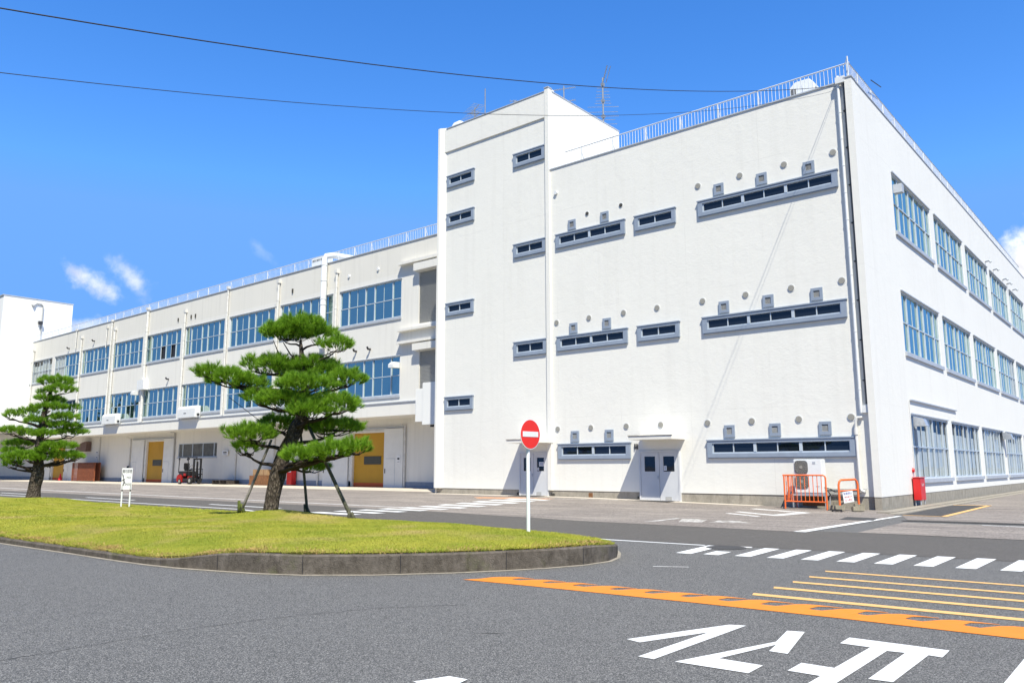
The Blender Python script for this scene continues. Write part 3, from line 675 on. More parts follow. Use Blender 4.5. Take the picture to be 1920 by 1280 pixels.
SW = [(4.51 + 7.06 * k, 4.51 + 7.06 * k + 6.22) for k in range(5)]
m = MB(FF(.1))
m.poly([(XT, 0, ZF), (-.05, 0, ZF), (-.05, 0, HW), (XT, 0, HW)])
m.fr = None
m.box(XT + .02, -.05, .13, .3, HW - .2, HW)                                  # parapet thickness
m.poly([(XT, .3, HW - .4), (-.3, .3, HW - .4), (-.3, DY, HW - .4), (XT, DY, HW - .4)])  # roof deck
m.poly([(-.3, DY, 0), (LT, DY, 0), (LT, DY, HW), (-.3, DY, HW)])
m.poly([(XT, 6.4, HW - .4), (XT, DY, HW - .4), (LT, DY, HW - .4), (LT, 6.4, HW - .4)])
m.poly([(LT + .01, 6.5, 0), (LT + .01, DY, 0), (LT + .01, DY, HW), (LT + .01, 6.5, HW)])
m.build('wall', M['wall'], fb, fix=False)
# corner pier and side wall
m = MB(); m.box(-.24, 0, -.1, .34, ZF, HW + .03); m.build('corner_pier', M['wall'], fb)
m = MB(FS(0)); holes_wall(m, .34, DY, ZF, HW, [(a, b, z0, z1) for a, b in SW for z0, z1 in RZ]); m.fr = None
m.poly([(-.24, .34, HW), (0, .34, HW), (0, DY, HW), (-.24, DY, HW)]); m.poly([(-.24, .34, HW - .5), (-.24, DY, HW - .5), (-.24, DY, HW), (-.24, .34, HW)])
m.build('side_wall', M['wall'], fb, fix=False)
m = MB(); m.box(-1.2, -1.1, .5, DY - .5, 0.1, HW - .6); m.build('dark_backing', M['dark_steel'], fb)  # dark sheet added behind the side windows, standing in for unlit rooms
m = MB()
m.box(LT + .02, -.24, .125, .3, -.05, ZF); m.box(-.235, -.012, -.085, .125, -.05, ZF); m.box(-.3, -.012, .125, DY, -.06, ZF); m.build('plinth', M['plinth'], fb)
# coping of the parapets
m = MB(); m.box(XT, -.26, .06, .34, HW, HW + .05); m.box(-.3, .03, .36, DY, HW + .002, HW + .04); m.box(-.27, .03, -.13, .36, HW + .03, HW + .07); m.build('coping', M['sill'], fb)
# stair tower
m = MB()
m.poly([(LT, .1, ZF), (XT - .22, .1, ZF), (XT - .22, .1, 18.3), (LT, .1, 18.3)])
m.box(LT, XT - .2, .03, .5, 18.28, HT_)      # slightly proud upper band
m.poly([(XT, .02, 0.5), (XT, 6.4, .5), (XT, 6.4, HT_), (XT, .02, HT_)]); m.poly([(LT, 6.4, 0), (XT, 6.4, 0), (XT, 6.4, HT_), (LT, 6.4, HT_)])
m.poly([(LT, 0, 0), (LT, 6.4, 0), (LT, 6.4, HT_), (LT, 0, HT_)]); m.poly([(LT, 0.5, HT_ - .3), (XT, 0.5, HT_ - .3), (XT, 6.4, HT_ - .3), (LT, 6.4, HT_ - .3)])
m.box(XT - .22, XT + .002, -.0, .5, ZF, HT_ + .16)
m.box(XT - .2, XT + .003, .5, 6.4, HT_ - .3, HT_ + .03)
m.prism([(LT, -.1, ZF), (LT + .14, -.1, ZF), (LT + .48, .1, ZF), (LT + .48, .12, ZF), (LT, .12, ZF)], (0, 0, HT_ + .1 - ZF))
m.build('stair_tower_wall', M['wall'], fb, fix=False)
m = MB(); m.box(XT - .24, XT + .03, -.03, .3, HT_ + .161, HT_ + .2); m.box(XT - .22, XT + .03, .3, 6.42, HT_ + .031, HT_ + .07); m.box(LT + .5, XT - .25, 0.0, .5, HT_ + .003, HT_ + .04); m.build('tower_coping', M['sill'], fb)

# ---- slot windows
def slot_window(root, a0, a1, z0, z1, n, pairs):
    """blue-grey boxed frame proud of the wall, low sliding panes, all at y=0..0.1"""
    m = MB(FF(0)); m.box(a0 - .03, a1 + .03, -.025, .1, z1 - .035, z1 + .012); m.box(a0, a1, 0, .1, z1 - .13, z1 - .036)
    m.box(a0, a1, 0.0, .1, z0 + .03, z0 + .175); m.box(a0 + .015, a1 - .01, .015, .1, z0, z0 + .029)
    e = .20 if (a1 - a0) > 2.5 else .17
    m.box(a0, a0 + e, .001, .1, z0 + .176, z1 - .131); m.box(a1 - e, a1, .001, .1, z0 + .176, z1 - .131)
    w = m.build('window', M['frame_blue'], root)
    o0, o1, b0, b1 = a0 + e, a1 - e, z0 + .176, z1 - .131
    s_ = MB(FF(0)); s_.box(o0, o1, .045, .095, b0, b0 + .055); s_.box(o0, o1, .05, .095, b1 - .02, b1); s_.box(o0, o0 + .05, .044, .096, b0 + .055, b1 - .02); s_.box(o1 - .03, o1, .046, .096, b0 + .055, b1 - .02)
    for k in range(1, n):
        x = o0 + (o1 - o0) * k / n; h = .055 if (pairs and k % 2 == 0) else .018; s_.box(x - h, x + h, .03 if h > .03 else .05, .094, b0 + .055, b1 - .02)
    s_.build('sash', M['frame_alu'], w)
    g_ = MB(FF(0))
    for k in range(n):
        x0_, x1_ = o0 + (o1 - o0) * k / n, o0 + (o1 - o0) * (k + 1) / n; q = .075 + .008 * (k % 2); g_.poly([(x0_, q, b0 + .02), (x1_, q, b0 + .02), (x1_, q, b1), (x0_, q, b1)])
    g_.build('pane', M['glass_dark'], w, fix=False)
for z0, z1 in ((11.54, 12.22), (6.69, 7.37), (1.79, 2.49)):
    slot_window(fb, -6.33, -.75, z0, z1, 6, True); slot_window(fb, -13.62, -9.85, z0, z1, 4, True)
    if z0 > 3: slot_window(fb, -9.34, -7.37, z0, z1, 2, False)
for z0, z1 in ((16.16, 16.87), (11.53, 12.22), (6.66, 7.38)): slot_window(fb, -16.2, -14.25, z0, z1, 2, False)
for z0, z1 in ((16.2, 16.86), (14.05, 14.74), (9.22, 9.9), (4.31, 5.01)): slot_window(fb, -20.84, -18.88, z0, z1, 2, False)
# round vents
for z in (12.91, 8.06, 3.17):
    for x in (-6.32, -4.5, -2.71, -.87, -13.67, -11.86, -10.05, -8.4):
        if z > 10 and x in (-13.67, -8.4): continue
        if (z > 10 and x in (-11.86, -10.05)): r, mt = .09, 'hole'
        else: r, mt = .125, 'vent_grey'
        m = MB(); m.disc((x, .1, z), (0, -1, 0), r, .035, 20, r * .9); v = m.build('round_vent', M[mt], fb)
        m = MB(); m.disc((x, .1, z), (0, -1, 0), r + .025, .012, 20); m.build('vent_rim', M['white_metal'], v)
m = MB(); m.disc((-13.61, .1, 14.3), (0, -1, 0), .09, .09, 16); m.build('light_cap', M['white_metal'], fb)
# square louvres
for zc in (12.56, 7.7, 2.83):
    for x in (-5.4, -3.6, -1.77, -12.7, -10.9):
        w = .21; m = MB(FF(0)); m.box(x - w, x + w, .03, .1, zc - .24, zc - .13); m.box(x - w, x + w, .03, .1, zc + .12, zc + .22); m.box(x - w, x - w + .1, .031, .1, zc - .13, zc + .12); m.box(x + w - .1, x + w, .031, .1, zc - .13, zc + .12)
        v = m.build('louvre_vent', M['frame_blue'], fb)
        m = MB(FF(0))
        for k in range(6): zz = zc - .12 + k * .04; m.poly([(x - .11, .05, zz), (x + .11, .05, zz), (x + .11, .085, zz + .042), (x - .11, .085, zz + .042)])
        m.poly([(x - .11, .09, zc - .13), (x + .11, .09, zc - .13), (x + .11, .09, zc + .12), (x - .11, .09, zc + .12)]); m.build('louvre_blades', M['louvre'], v, fix=False)
# doors
def double_door(x0, x1, zb, zt, papers):
    m = MB(FF(0)); m.box(x0 - .07, x0, .03, .13, zb - .02, zt + .07); m.box(x1, x1 + .07, .03, .13, zb - .02, zt + .07); m.box(x0, x1, .031, .13, zt, zt + .069); m.box(x0 - .1, x1 + .1, -.12, .13, zb - .12, zb - .022)
    d = m.build('door_frame', M['door'], fb); xm = (x0 + x1) / 2
    for s_, (a, b) in enumerate(((x0, xm - .006), (xm + .006, x1))):
        c0, c1, e0, e1 = a + .18, b - .18, zt - .78, zt - .17
        m = MB(FF(0)); m.box(a + .004, b - .004, .055, .1, zb, e0); m.box(a + .004, b - .004, .055, .1, e1, zt - .004); m.box(a + .004, c0, .0551, .1, e0, e1); m.box(c1, b - .004, .0551, .1, e0, e1)
        lf = m.build('door', M['door'], d)
        m = MB(FF(0)); m.poly([(c0, .08, e0), (c1, .08, e0), (c1, .08, e1), (c0, .08, e1)]); m.build('door_glass', M['glass_dark'], lf, fix=False)
    m = MB(); m.disc((xm - .07, .055, zb + .93), (0, -1, 0), .03, .05, 12); m.box(xm - .10, xm - .04, .045, .054, zb + .85, zb + 1.0); m.build('door_handle', M['steel'], d)
    m = MB(FF(0))
    for a in (x0 - .02, x1 + .003):
        for zz in (zb + .12, zb + .95, zt - .3): m.box(a, a + .017, .035, .054, zz, zz + .13)
    m.build('hinge', M['dark_steel'], d)
    m = MB(FF(0)); m.box(x1 - .62, x1 - .34, .045, .0545, zb + .03, zb + .16); m.build('door_vent', M['louvre'], d)
    for (a, b, c, e) in papers:
        m = MB(FF(0)); m.box(xm + a, xm + b, .072, .076, zt - e, zt - c); pp = m.build('notice', M['sign_white'], d)
        m = MB(FF(0))
        for k in range(3): zz = zt - c - (e - c) * (.25 + .22 * k); m.box(xm + a + .03, xm + b - .04, .070, .0715, zz, zz + .018)
        m.build('notice_print', M['ink_blue'], pp)
double_door(-9.38, -7.64, .12, 2.06, [(.2, .33, .55, .74)])
double_door(-15.83, -14.27, .19, 2.07, [(.3, .58, .37, .56), (.2, .30, .62, .75)])
for x0, x1 in ((-9.30, -7.33), (-15.80, -13.95)):
    m = MB(); m.prism([(x0, -1.0, 2.55), (x0, .11, 2.55), (x0, .11, 2.80), (x0, -1.0, 2.70)], (x1 - x0, 0, 0)); c = m.build('canopy', M['wall_wing'], fb)
    m = MB(); m.box(x0 - .02, x1 + .02, -1.03, -.97, 2.701, 2.725)
    m.build('canopy_drip', M['plinth'], c)
m = MB(); m.box(-9.66, -9.62, .04, .1, 2.2, 2.42); m.box(-9.56, -9.52, .04, .1, 2.2, 2.42); m.build('door_lamp', M['dark_steel'], fb)
for i, x in enumerate((-9.35, -7.7, -9.55, -13.95, -15.95)): pass
# plinth fittings
for x in (-9.5, -14.0, -16.0):
    m = MB(); m.box(x - .09, x + .09, .08, .13, gz(x, 0) + .03, gz(x, 0) + .14); m.build('plinth_vent', M['hole'], fb)
m = MB(); m.box(-12.05, -11.85, .1, .127, .17, .36); m.build('plinth_hatch', M['wood'], fb)
# side windows
k = 0
for r, (z0, z1) in enumerate(RZ):
    for c, (a, b) in enumerate(SW):
        cu = None
        if r == 2: cu = 'all'
        elif (r, c) in ((1, 3), (1, 4)): cu = (5, 6)
        big_window(fb, FS(0), a, b, z0, z1, cu, sill_d=.08)
m = MB(FS(0)); m.box(4.5, 12.6, -.08, .0, 3.98, 4.03); m.build('drip_rail', M['sill'], fb)
m = MB(); m.tube([(.03, 4.35, 3.98), (.03, 4.35, 1.1)], .012, 6); m.build('conduit', M['pipe_mid'], fb)
def hood(x, y, z, s=1.0):
    m = MB(); m.prism([(0.02, y, z), (.02, y, z + .42 * s), (.42 * s, y, z + .30 * s), (.52 * s, y, z)], (0, .5 * s, 0)); return m.build('vent_hood', M['steel'], fb)
hood(0, 4.75, 3.0, .9); hood(0, 24.6, 3.0, 1.0)
m = MB(); m.box(.01, .35, 4.55, 4.85, 12.35, 12.7); m.build('wall_box', M['sill'], fb)
for y in (24.6, 27.2, 30.6, 32.2, 34.6):
    m = MB(); m.tube([(.0, y, 13.55), (.22, y, 13.58), (.3, y, 13.45)], .07, 8); m.build('elbow_vent', M['sill'], fb)
# rain pipes at the corner
m = MB(); m.tube([(-.50, .0, 15.75), (-.50, -.0, 15.55), (-.50, .0, 3.45), (-.50, .02, 3.3)], .052, 12)
for k in range(12): m.tube([(-.5, 0, 4.1 + k * 1.02), (-.5, 0, 4.14 + k * 1.02)], .062, 12)
p = smooth_by_angle(m.build('rain_pipe', M['pipe_white'], fb))
m = MB(); m.tube([(-.31, .06, 15.6), (-.31, .06, 3.6)], .04, 10); p2 = smooth_by_angle(m.build('rain_pipe', M['pipe_grey'], fb))
m = MB()
for k in range(8): m.box(-.38, -.25, -.0, .1, 4.4 + k * 1.42, 4.44 + k * 1.42)
m.build('pipe_bracket', M['dark_steel'], p2)
m = MB(); m.box(-.45, -.23, -.02, .1, 3.30, 3.56); m.build('junction_box', M['white_metal'], fb)
m = MB(); m.tube([(-.48, .03, 3.14), (-.64, .0, 3.14), (-.70, -.0, 3.02), (-.71, -.0, 2.75), (-.70, 0, .72), (-.66, -.0, .64), (-.55, -.0, .60)], .05, 12); m.tube([(-.71, 0, 2.55), (-.71, 0, 2.78)], .075, 12)
smooth_by_angle(m.build('rain_pipe', M['pipe_mid'], fb))
m = MB(); m.box(-.56, -.22, -.12, -.02, HW - .1, HW + .14); m.build('rain_head', M['white_metal'], fb)
m = MB(); m.box(-3.0, -.75, .03, .1, .50, .66); m.box(-3.0, -.5, .0, .05, .67, .70); m.build('pipe_cover', M['louvre'], fb)
# faint chalk scribble removed; roof railings
def railing(root, fr, a0, a1, zb, h, post=1.72, inward=.22, bal=.145, first=0, name='railing', r=.016, lean=-0.0):
    m = MB(fr); m.tube([(a0, lean, zb + h), (a1, lean, zb + h)], .026, 6); m.tube([(a0, 0, zb + .08), (a1, 0, zb + .08)], .016, 5)
    n = int((a1 - a0) / post); a = a1 - first
    while a >= a0 - .01:
        m.tube([(a, 0, zb - .05), (a, lean, zb + h + .02)], .026, 5); m.tube([(a, inward * 1.3, zb - .1), (a, lean, zb + h - .06)], .018, 5); a -= post
    k = a1 - .07
    while k > a0: m.tube([(k, 0, zb + .08), (k, lean, zb + h)], r * .75, 4, cap=False); k -= bal
    return m.build(name, M['rail'], root, fix=False)
railing(fb, FF(.28), -13.2, -.12, HW + .05, .72, first=.1)
railing(fb, FS(-.1), .05, 39.8, HW + .04, .62, post=1.67, inward=.45, bal=.16, first=.25)
m = MB(); m.tube([(-.1, .0, HW + .05), (-.1, -.02, HW + .88)], .028, 6); m.tube([(-.1, -.02, HW + .84), (-.3, .25, HW + .7)], .012, 5); m.build('corner_post', M['rail'], fb)
m = MB(); m.tube([(.1, 2.2, HW + .75), (.1, 3.6, HW + 1.0)], .02, 5); m.build('roof_stay', M['dark_steel'], fb)

# ------------------------------------------------------------------ long wing
wg = thing('factory_wing', (-60, 4, .1), 'long lower white wing behind the pines with loading bays under its overhang', 'building')
WX = [(-28.73 - 6.95 * k - 6.15, -28.73 - 6.95 * k) for k in range(9)]
H1, H2, H3 = [], [], []
for k, (a, b) in enumerate(WX):
    H1.append((a, b, 10.80, 13.22))
    if k != 7 or True: H2.append((a, b, 5.90, 8.33))
SH = [(-27.12, -21.5, 10.15, 13.36), (-27.0, -21.5, 5.9, 8.42)]
YW = 4.0
m = MB(FF(YW)); holes_wall(m, -112, -21.45, 5.4, 9.6, H2 + [SH[1]]); holes_wall(m, -112, -21.45, 9.6, 13.6, H1 + [SH[0]]); m.build('wall', M['wall_wing'], wg, fix=False)
m = MB(FF(YW)); holes_wall(m, -112, -21.45, 13.6, 15.5, []); m.fr = None; m.poly([(-112, 4, 15.5), (-21.45, 4, 15.5), (-21.45, 4.25, 15.5), (-112, 4.25, 15.5)])
m.poly([(-112, 4.25, 15.1), (-21.45, 4.25, 15.1), (-21.45, 30, 15.1), (-112, 30, 15.1)]); m.poly([(-112, 4.25, 15.5), (-21.45, 4.25, 15.5), (-21.45, 4.25, 15.1), (-112, 4.25, 15.1)]); m.poly([(-112, 30, 0), (-21.45, 30, 0), (-21.45, 30, 15.1), (-112, 30, 15.1)]); m.build('parapet', M['wall_upper'], wg, fix=False)
m = MB(); m.box(-112, -21.45, 3.94, 4.3, 15.502, 15.55); m.build('coping', M['sill'], wg)
m = MB(); m.box(-112, -26.5, 3.86, 4.05, 4.62, 5.40); m.build('fascia', M['wall_wing'], wg)
m = MB(); m.box(-112, -26.5, 3.80, 4.0, 5.402, 5.46); m.build('fascia_drip', M['sill'], wg)
m = MB(); m.box(-112, -21.45, 4.06, 6.6, 4.66, 4.9); m.build('soffit', M['wall_wing'], wg)
m = MB(FF(6.5)); GFH = [(-60.6, -54.1, 2.4, 3.6), (-36.17, -32.87, .0, 3.8), (-66.5, -63.3, .0, 3.9), (-88.6, -85.4, 0, 3.8)]
holes_wall(m, -112, -21.45, 0.0, 4.7, GFH, .25); m.build('loading_wall', M['wall_wing'], wg, fix=False)
m = MB(); xs_ = [-112, -88.6, -85.4, -66.5, -63.3, -36.2, -32.85, -21.45]
for a, b in ((-112, -88.7), (-85.3, -66.6), (-63.2, -36.3), (-32.8, -21.45)): m.box(a, b, 6.45, 6.52, 0, .55)
m.build('plinth', simple('grey_painted_plinth', (.25, .29, .36), .8, 0, .1, 3), wg)
m = MB(); m.box(-112, -21.5, 6.9, 7.0, 0, 15); m.build('wing_dark_backing', M['dark_steel'], wg)  # added dark sheet, its colour stands in for the wing's unlit interior
for k, (a, b) in enumerate(WX):
    cu = {8: (0, 1, 2, 3, 4), 7: (0, 1, 2)}.get(k)
    big_window(wg, FF(YW), a, b, 10.80, 13.22, cu if k != 8 else 'all', openp=[(3, 0), (5, 0)] if k == 4 else None)
    big_window(wg, FF(YW), a, b, 5.90, 8.33, 'all' if k == 7 else None)
# pilaster strips between bays
m = MB()
for k in range(9): x = -28.73 - 6.95 * k - 6.55; m.box(x - .2, x + .2, 3.90, 4.0, 5.47, 15.45 if k in (5, 3) else 9.2)
# pipes down the wall
def wpipe(x, z0, z1, r, y=3.88, mat='pipe_mid', top=True):
    m = MB(); m.tube([(x, y, z0), (x, y, z1)], r, 10)
    zz = z0 + .6
    while zz < z1 - .2: m.tube([(x, y, zz), (x, y, zz + .05)], r + .018, 10); zz += 1.5
    if top: m.box(x - r - .05, x + r + .05, y - r - .03, 4.0, z1, z1 + .22)
    smooth_by_angle(m.build('wall_pipe', M[mat], wg))
for x, z0, z1, r in ((-35.2, 5.5, 14.6, .09), (-42.1, 5.5, 14.95, .09), (-49.1, 5.5, 15.55, .07), (-55.8, 5.5, 14.5, .09), (-62.6, 5.5, 15.6, .13), (-69.9, 5.5, 15.4, .08), (-69.2, 5.5, 14.5, .09), (-76.8, 5.5, 14.5, .09), (-78.2, 13.6, 15.45, .06), (-89.5, 5.5, 14.4, .08), (-42.3, 5.5, 13.2, .05), (-71.0, 13.0, 14.9, .05)): wpipe(x, z0, z1, r)
m = MB(); m.tube([(-36.4, 3.72, 9.5), (-36.4, 3.72, 15.75), (-36.35, 3.8, 15.98), (-36.1, 4.2, 16.08), (-35.6, 5.6, 16.05), (-35.5, 7.5, 16.0)], .21, 14)
for zz in (10.6, 12.5, 12.9, 14.2, 15.3): m.tube([(-36.4, 3.72, zz), (-36.4, 3.72, zz + .05)], .235, 14)
smooth_by_angle(m.build('exhaust_duct', M['pipe_white'], wg))
# steel cover on pipe at bay 5
m = MB(); m.box(-63.1, -61.9, 3.55, 4.0, 8.35, 9.2); m.build('pipe_box', M['white_metal'], wg)
for x, zz in ((-33.0, 9.0), (-31.6, 9.0), (-58.2, 9.0), (-73.9, 13.95), (-80.0, 13.8)):
    m = MB(); m.tube([(x, 4, zz), (x, 3.8, zz), (x, 3.72, zz + .14)], .07, 8); m.build('elbow_vent', M['dark_steel'], wg)
for x, zz in ((-55.0, 13.9), (-57.2, 13.9), (-54.3, 13.9), (-40.5, 14.0)):
    m = MB(); m.box(x, x + .12, 3.93, 4.0, zz, zz + .3); m.build('wall_socket', M['hole'], wg)
for x in (-31.0, -34.0):
    m = MB(); m.disc((x, 4.0, 14.2), (0, -1, 0), .14, .07, 14, .10); m.build('wall_cap', M['white_metal'], wg)
# second floor units standing on the fascia
for x0, x1 in ((-55.3, -52.4), (-69.6, -66.7)):
    m = MB(); m.prism([(x0, 3.45, 5.48), (x0, 3.45, 6.25), (x0, 3.6, 6.45), (x0, 3.95, 6.45), (x0, 3.95, 5.48)], (x1 - x0, 0, 0)); u = m.build('ventilation_unit', M['white_metal'], wg, bevel=.04)
    m = MB(); m.box(x0 + 1.1, x0 + 1.5, 3.43, 3.447, 5.85, 5.89); m.disc((x1, 3.7, 5.72), (1, 0, 0), .1, .12, 10); m.build('unit_latch', M['dark_steel'], u)
for x, zz in ((-29.15, 7.55), (-63.9, 7.95)):
    m = MB(); m.prism([(x, 3.4, zz), (x, 3.4, zz + .2), (x, 3.6, zz + .36), (x, 3.97, zz + .36), (x, 3.97, zz)], (.42, 0, 0)); m.build('vent_hood', M['white_metal'], wg)
# ledges and shutters beside the tower
for z0_, z1_ in ((14.02, 14.2), (9.78, 9.94), (9.0, 9.16)):
    m = MB(); m.box(-28.75, -21.45, 3.67, 4.0, z0_, z1_); m.build('ledge', M['wall_wing'], wg)
for z0_, z1_ in ((13.42, 13.88), (8.47, 8.88)):
    m = MB(); m.box(-27.27, -21.45, 3.62, 4.0, z0_, z1_); m.build('shutter_box', M['wall_wing'], wg)
for a0, a1, z0, z1 in SH:
    m = MB(FF(YW)); zz = z0
    while zz < z1 - .01: m.poly([(a0, .10, zz), (a1, .10, zz), (a1, .045, zz + .06), (a0, .045, zz + .06)]); m.poly([(a0, .045, zz + .06), (a1, .045, zz + .06), (a1, .10, zz + .08), (a0, .10, zz + .08)]); zz += .08
    m.build('roller_shutter', M['louvre'], wg, fix=False)
m = MB(); m.box(-26.75, -26.02, 3.5, 4.0, 4.13, 6.08); m.box(-25.95, -21.5, 3.3, 4.0, 3.92, 6.38); m.build('sheet_cover', M['wall_far'], wg, bevel=.015)
m = MB(); m.disc((-25.4, 3.6, 3.80), (0, 0, 1), .12, .12, 12); m.build('lamp', M['dark_steel'], wg)
# loading doors under the overhang
def loading_door(x0, x1, zt, panels, win=True, half=False):
    m = MB(FF(6.5)); zz = .12
    while zz < zt - .01: t2 = min(zz + .30, zt); m.box(x0, x1, .12, .16, zz + .006, t2 - .006); zz += .30
    m.box(x0, x1, .13, .17, .0, zt); d = m.build('roller_door', M['door_orange'], wg)
    m = MB(FF(6.5)); m.box(x0 + .02, x1 - .02, .09, .118, .14, .45); m.build('door_base', M['door_red'], d)
    if win: w = x1 - x0; m = MB(FF(6.5)); m.box(x0 + w * .33, x0 + w * .86, .085, .117, 1.68, 2.22); m.build('door_window', M['smoke'], d)
    m = MB(FF(6.5)); m.box(x0 - .35, x0 - .02, -.05, .2, .14, zt + .05); m.box(x0 - .3, x1 + .06, -.045, .2, zt + .06, zt + .18); m.build('door_jamb', M['pipe_mid'], d)
    for a, b in panels:
        m = MB(FF(6.5)); m.box(a, b, -.12, -.055, .16, zt + .22); p_ = m.build('sliding_door', M['door_white'], wg)
        m = MB(FF(6.5)); m.box(a + .12, a + .16, -.16, -.12, 1.1, 1.4); m.build('door_handle', M['dark_steel'], p_)
        if b - a > 1.5:
            m = MB(FF(6.5)); m.box(a + .2, a + 1.1, -.128, -.122, 2.04, 2.07); m.box(a + 1.08, a + 1.11, -.128, -.122, .3, 2.04); m.build('wicket_door', M['sill'], p_)
    a = min(q[0] for q in panels); b = max(q[1] for q in panels); m = MB(FF(6.5)); m.box(a - .1, b + .1, -.13, .0, zt + .27, zt + .34); m.build('door_track', M['sill'], wg)
loading_door(-36.17, -32.87, 3.8, [(-32.8, -30.95), (-39.4, -36.6)])
loading_door(-66.5, -63.3, 3.9, [(-63.1, -61.3), (-69.4, -66.95)])
loading_door(-88.6, -85.4, 3.8, [(-85.2, -82.6), (-91.5, -89.0)], win=False)
# strip window
m = MB(FF(6.5)); a0, a1, z0, z1 = -60.6, -54.1, 2.4, 3.6
m.box(a0, a1, .03, .12, z0, z0 + .06); m.box(a0, a1, .03, .12, z1 - .06, z1)
for q in (0, .11, .37, .64, .92, 1): x = a0 + (a1 - a0) * q; m.box(x - .05, x + .05, .031, .119, z0 + .06, z1 - .06)
w_ = m.build('window', M['frame_alu'], wg); m = MB(FF(6.5)); m.poly([(a0, .08, z0), (a1, .08, z0), (a1, .08, z1), (a0, .08, z1)]); m.build('pane', M['dim_pane'], w_, fix=False)
m = MB(FF(6.5)); m.box(a0 - .1, a1 + .1, -.06, .03, z0 - .1, z0 - .003); m.build('sill', M['sill'], w_)
m = MB(FF(6.5)); arc = [(-81.3 + 2.5 * (1 - math.cos(t_)), 0, 3.2 + 1.0 * math.sin(t_)) for t_ in [R_(90) * k / 8 for k in range(9)]]; m.prism([(x, -.05, z_) for x, _, z_ in arc] + [(-78.8, -.05, 3.2)], (0, -.5, 0)); m.build('vent_hood', M['cyclamen'], wg)
for x, z1 in ((-84.1, 4.6), (-76.7, 4.6), (-69.8, 4.3), (-61.2, 4.6), (-51.0, 4.5), (-45.6, 4.5), (-40.0, 4.5), (-30.8, 4.2)):
    m = MB(); m.tube([(x, 6.4, .2), (x, 6.4, z1), (x, 6.0, z1 + .05)], .07, 8); m.build('down_pipe', M['pipe_mid'] if x != -61.2 else M['louvre'], wg)
for i_, (x, z_, w2, h2) in enumerate(((-53.0, 2.5, .9, .4), (-77.3, 2.9, .6, .3), (-77.3, 2.45, .6, .22), (-31.5, 1.75, .35, .5), (-38.2, 1.9, .3, .5))):
    m = MB(FF(6.5)); m.box(x, x + w2, -.15, -.125, z_, z_ + h2); p_ = m.build('wall_notice', M['sign_white'], wg)
    m = MB(FF(6.5)); m.box(x + w2 * .22, x + w2 * .78, -.158, -.151, z_ + h2 * .45, z_ + h2 * .7); m.box(x + w2 * .2, x + w2 * .8, -.158, -.151, z_ + h2 * .15, z_ + h2 * .2); m.build('notice_print', M['ink'], p_)
m = MB(); m.tube([(-90.6, 6.35, 1.7), (-89.9, 6.35, 1.75), (-89.6, 6.35, 1.6), (-89.3, 6.35, 1.75), (-88.9, 6.35, 1.55)], .06, 6); m.build('hose_rack', M['dark_steel'], wg)
railing(wg, FF(4.2), -90, -21.6, 15.55, .72, post=1.73, first=.05, bal=.16)

# ------------------------------------------------------------------ far block
fbk = thing('far_building', (-98, 4, .1), 'plain bright white block at the left end of the long wing', 'building')
m = MB(); m.box(-112, -90.2, .6, 7.8, 5.47, 20.4); m.build('wall', M['wall_far'], fbk)
m = MB(); m.box(-112.1, -90.15, .5, 7.85, 20.402, 20.5); m.build('coping', M['sill'], fbk)
m = MB(); m.tube([(-90.1, 4.6, 16.0), (-90.1, 4.6, 19.7), (-90.1, 4.4, 19.95), (-90.1, 3.9, 19.95), (-90.1, 3.72, 19.75)], .07, 8); m.tube([(-90.1, 3.74, 19.78), (-90.1, 3.5, 19.6)], [.1, .2], 10); sl_ = m.build('gooseneck_lamp', M['louvre'], fbk)
m = MB(); m.box(-90.1, -89.8, 4.2, 4.6, 17.6, 17.95); m.build('flood_lamp', M['dark_steel'], sl_)

# ------------------------------------------------------------------ roof things
def yagi(name, base, h, label, boom=1.4, n=9, el=.8, direc=(1, .3), vertical=False, group='television antennas on the tower roof'):
    t_ = thing(name, base, label, 'antenna', group); x, y, z = base
    m = MB(); m.tube([(x, y, z), (x, y, z + h)], .035, 6); m.build('mast', M['antenna'], t_)
    d = Vector((*direc, 0)).normalized(); e = Vector((-d.y, d.x, 0))
    m = MB(); levels = [h * .95, h * .72] if h > 1.5 else [h * .95]
    for li, hz in enumerate(levels):
        c = Vector((x, y, z + hz)); m.tube([c - d * boom * .5, c + d * boom * .5], .02, 5)
        for k in range(n): q = c + d * boom * (k / (n - 1) - .5); L_ = el * (1 - .25 * k / n) * (1 if li == 0 else 1.3); m.tube([q - e * L_ / 2, q + e * L_ / 2], .012, 4)
    m.build('elements', M['antenna'], t_); return t_
yagi('tv_antenna', (-20.3, 1.6, 19.3), 1.9, 'small antenna with crossed elements at the left of the tower roof', boom=1.3, n=8, el=.9, direc=(.8, -.4))
m = MB(); m.tube([(-18.9, .9, 19.3), (-18.9, .9, 21.6)], .03, 6); tag(m.build('lightning_rod', M['antenna'], None), 'slender plain rod standing on the tower roof', 'lightning rod')
yagi('tv_antenna', (-16.9, 1.0, 19.3), 1.05, 'low antenna barely showing above the tower parapet', boom=.5, n=4, el=.3, direc=(.7, .6))
yagi('tv_antenna', (-16.65, 5, 19.3), 3.3, 'slanting boom antenna just right of the tower peak', boom=1.3, n=10, el=.25, direc=(1, .4))
ta = thing('tv_antenna', (-14.45, 5.6, 19.25), 'tall mast antenna stacked with many cross rods near the right end of the tower roof', 'antenna', 'television antennas on the tower roof')
m = MB(); m.tube([(-14.45, 5.6, 19.25), (-14.45, 5.6, 22.6)], .045, 6); m.build('mast', M['antenna'], ta)
m = MB(); e = Vector((.8, .6, 0)).normalized()
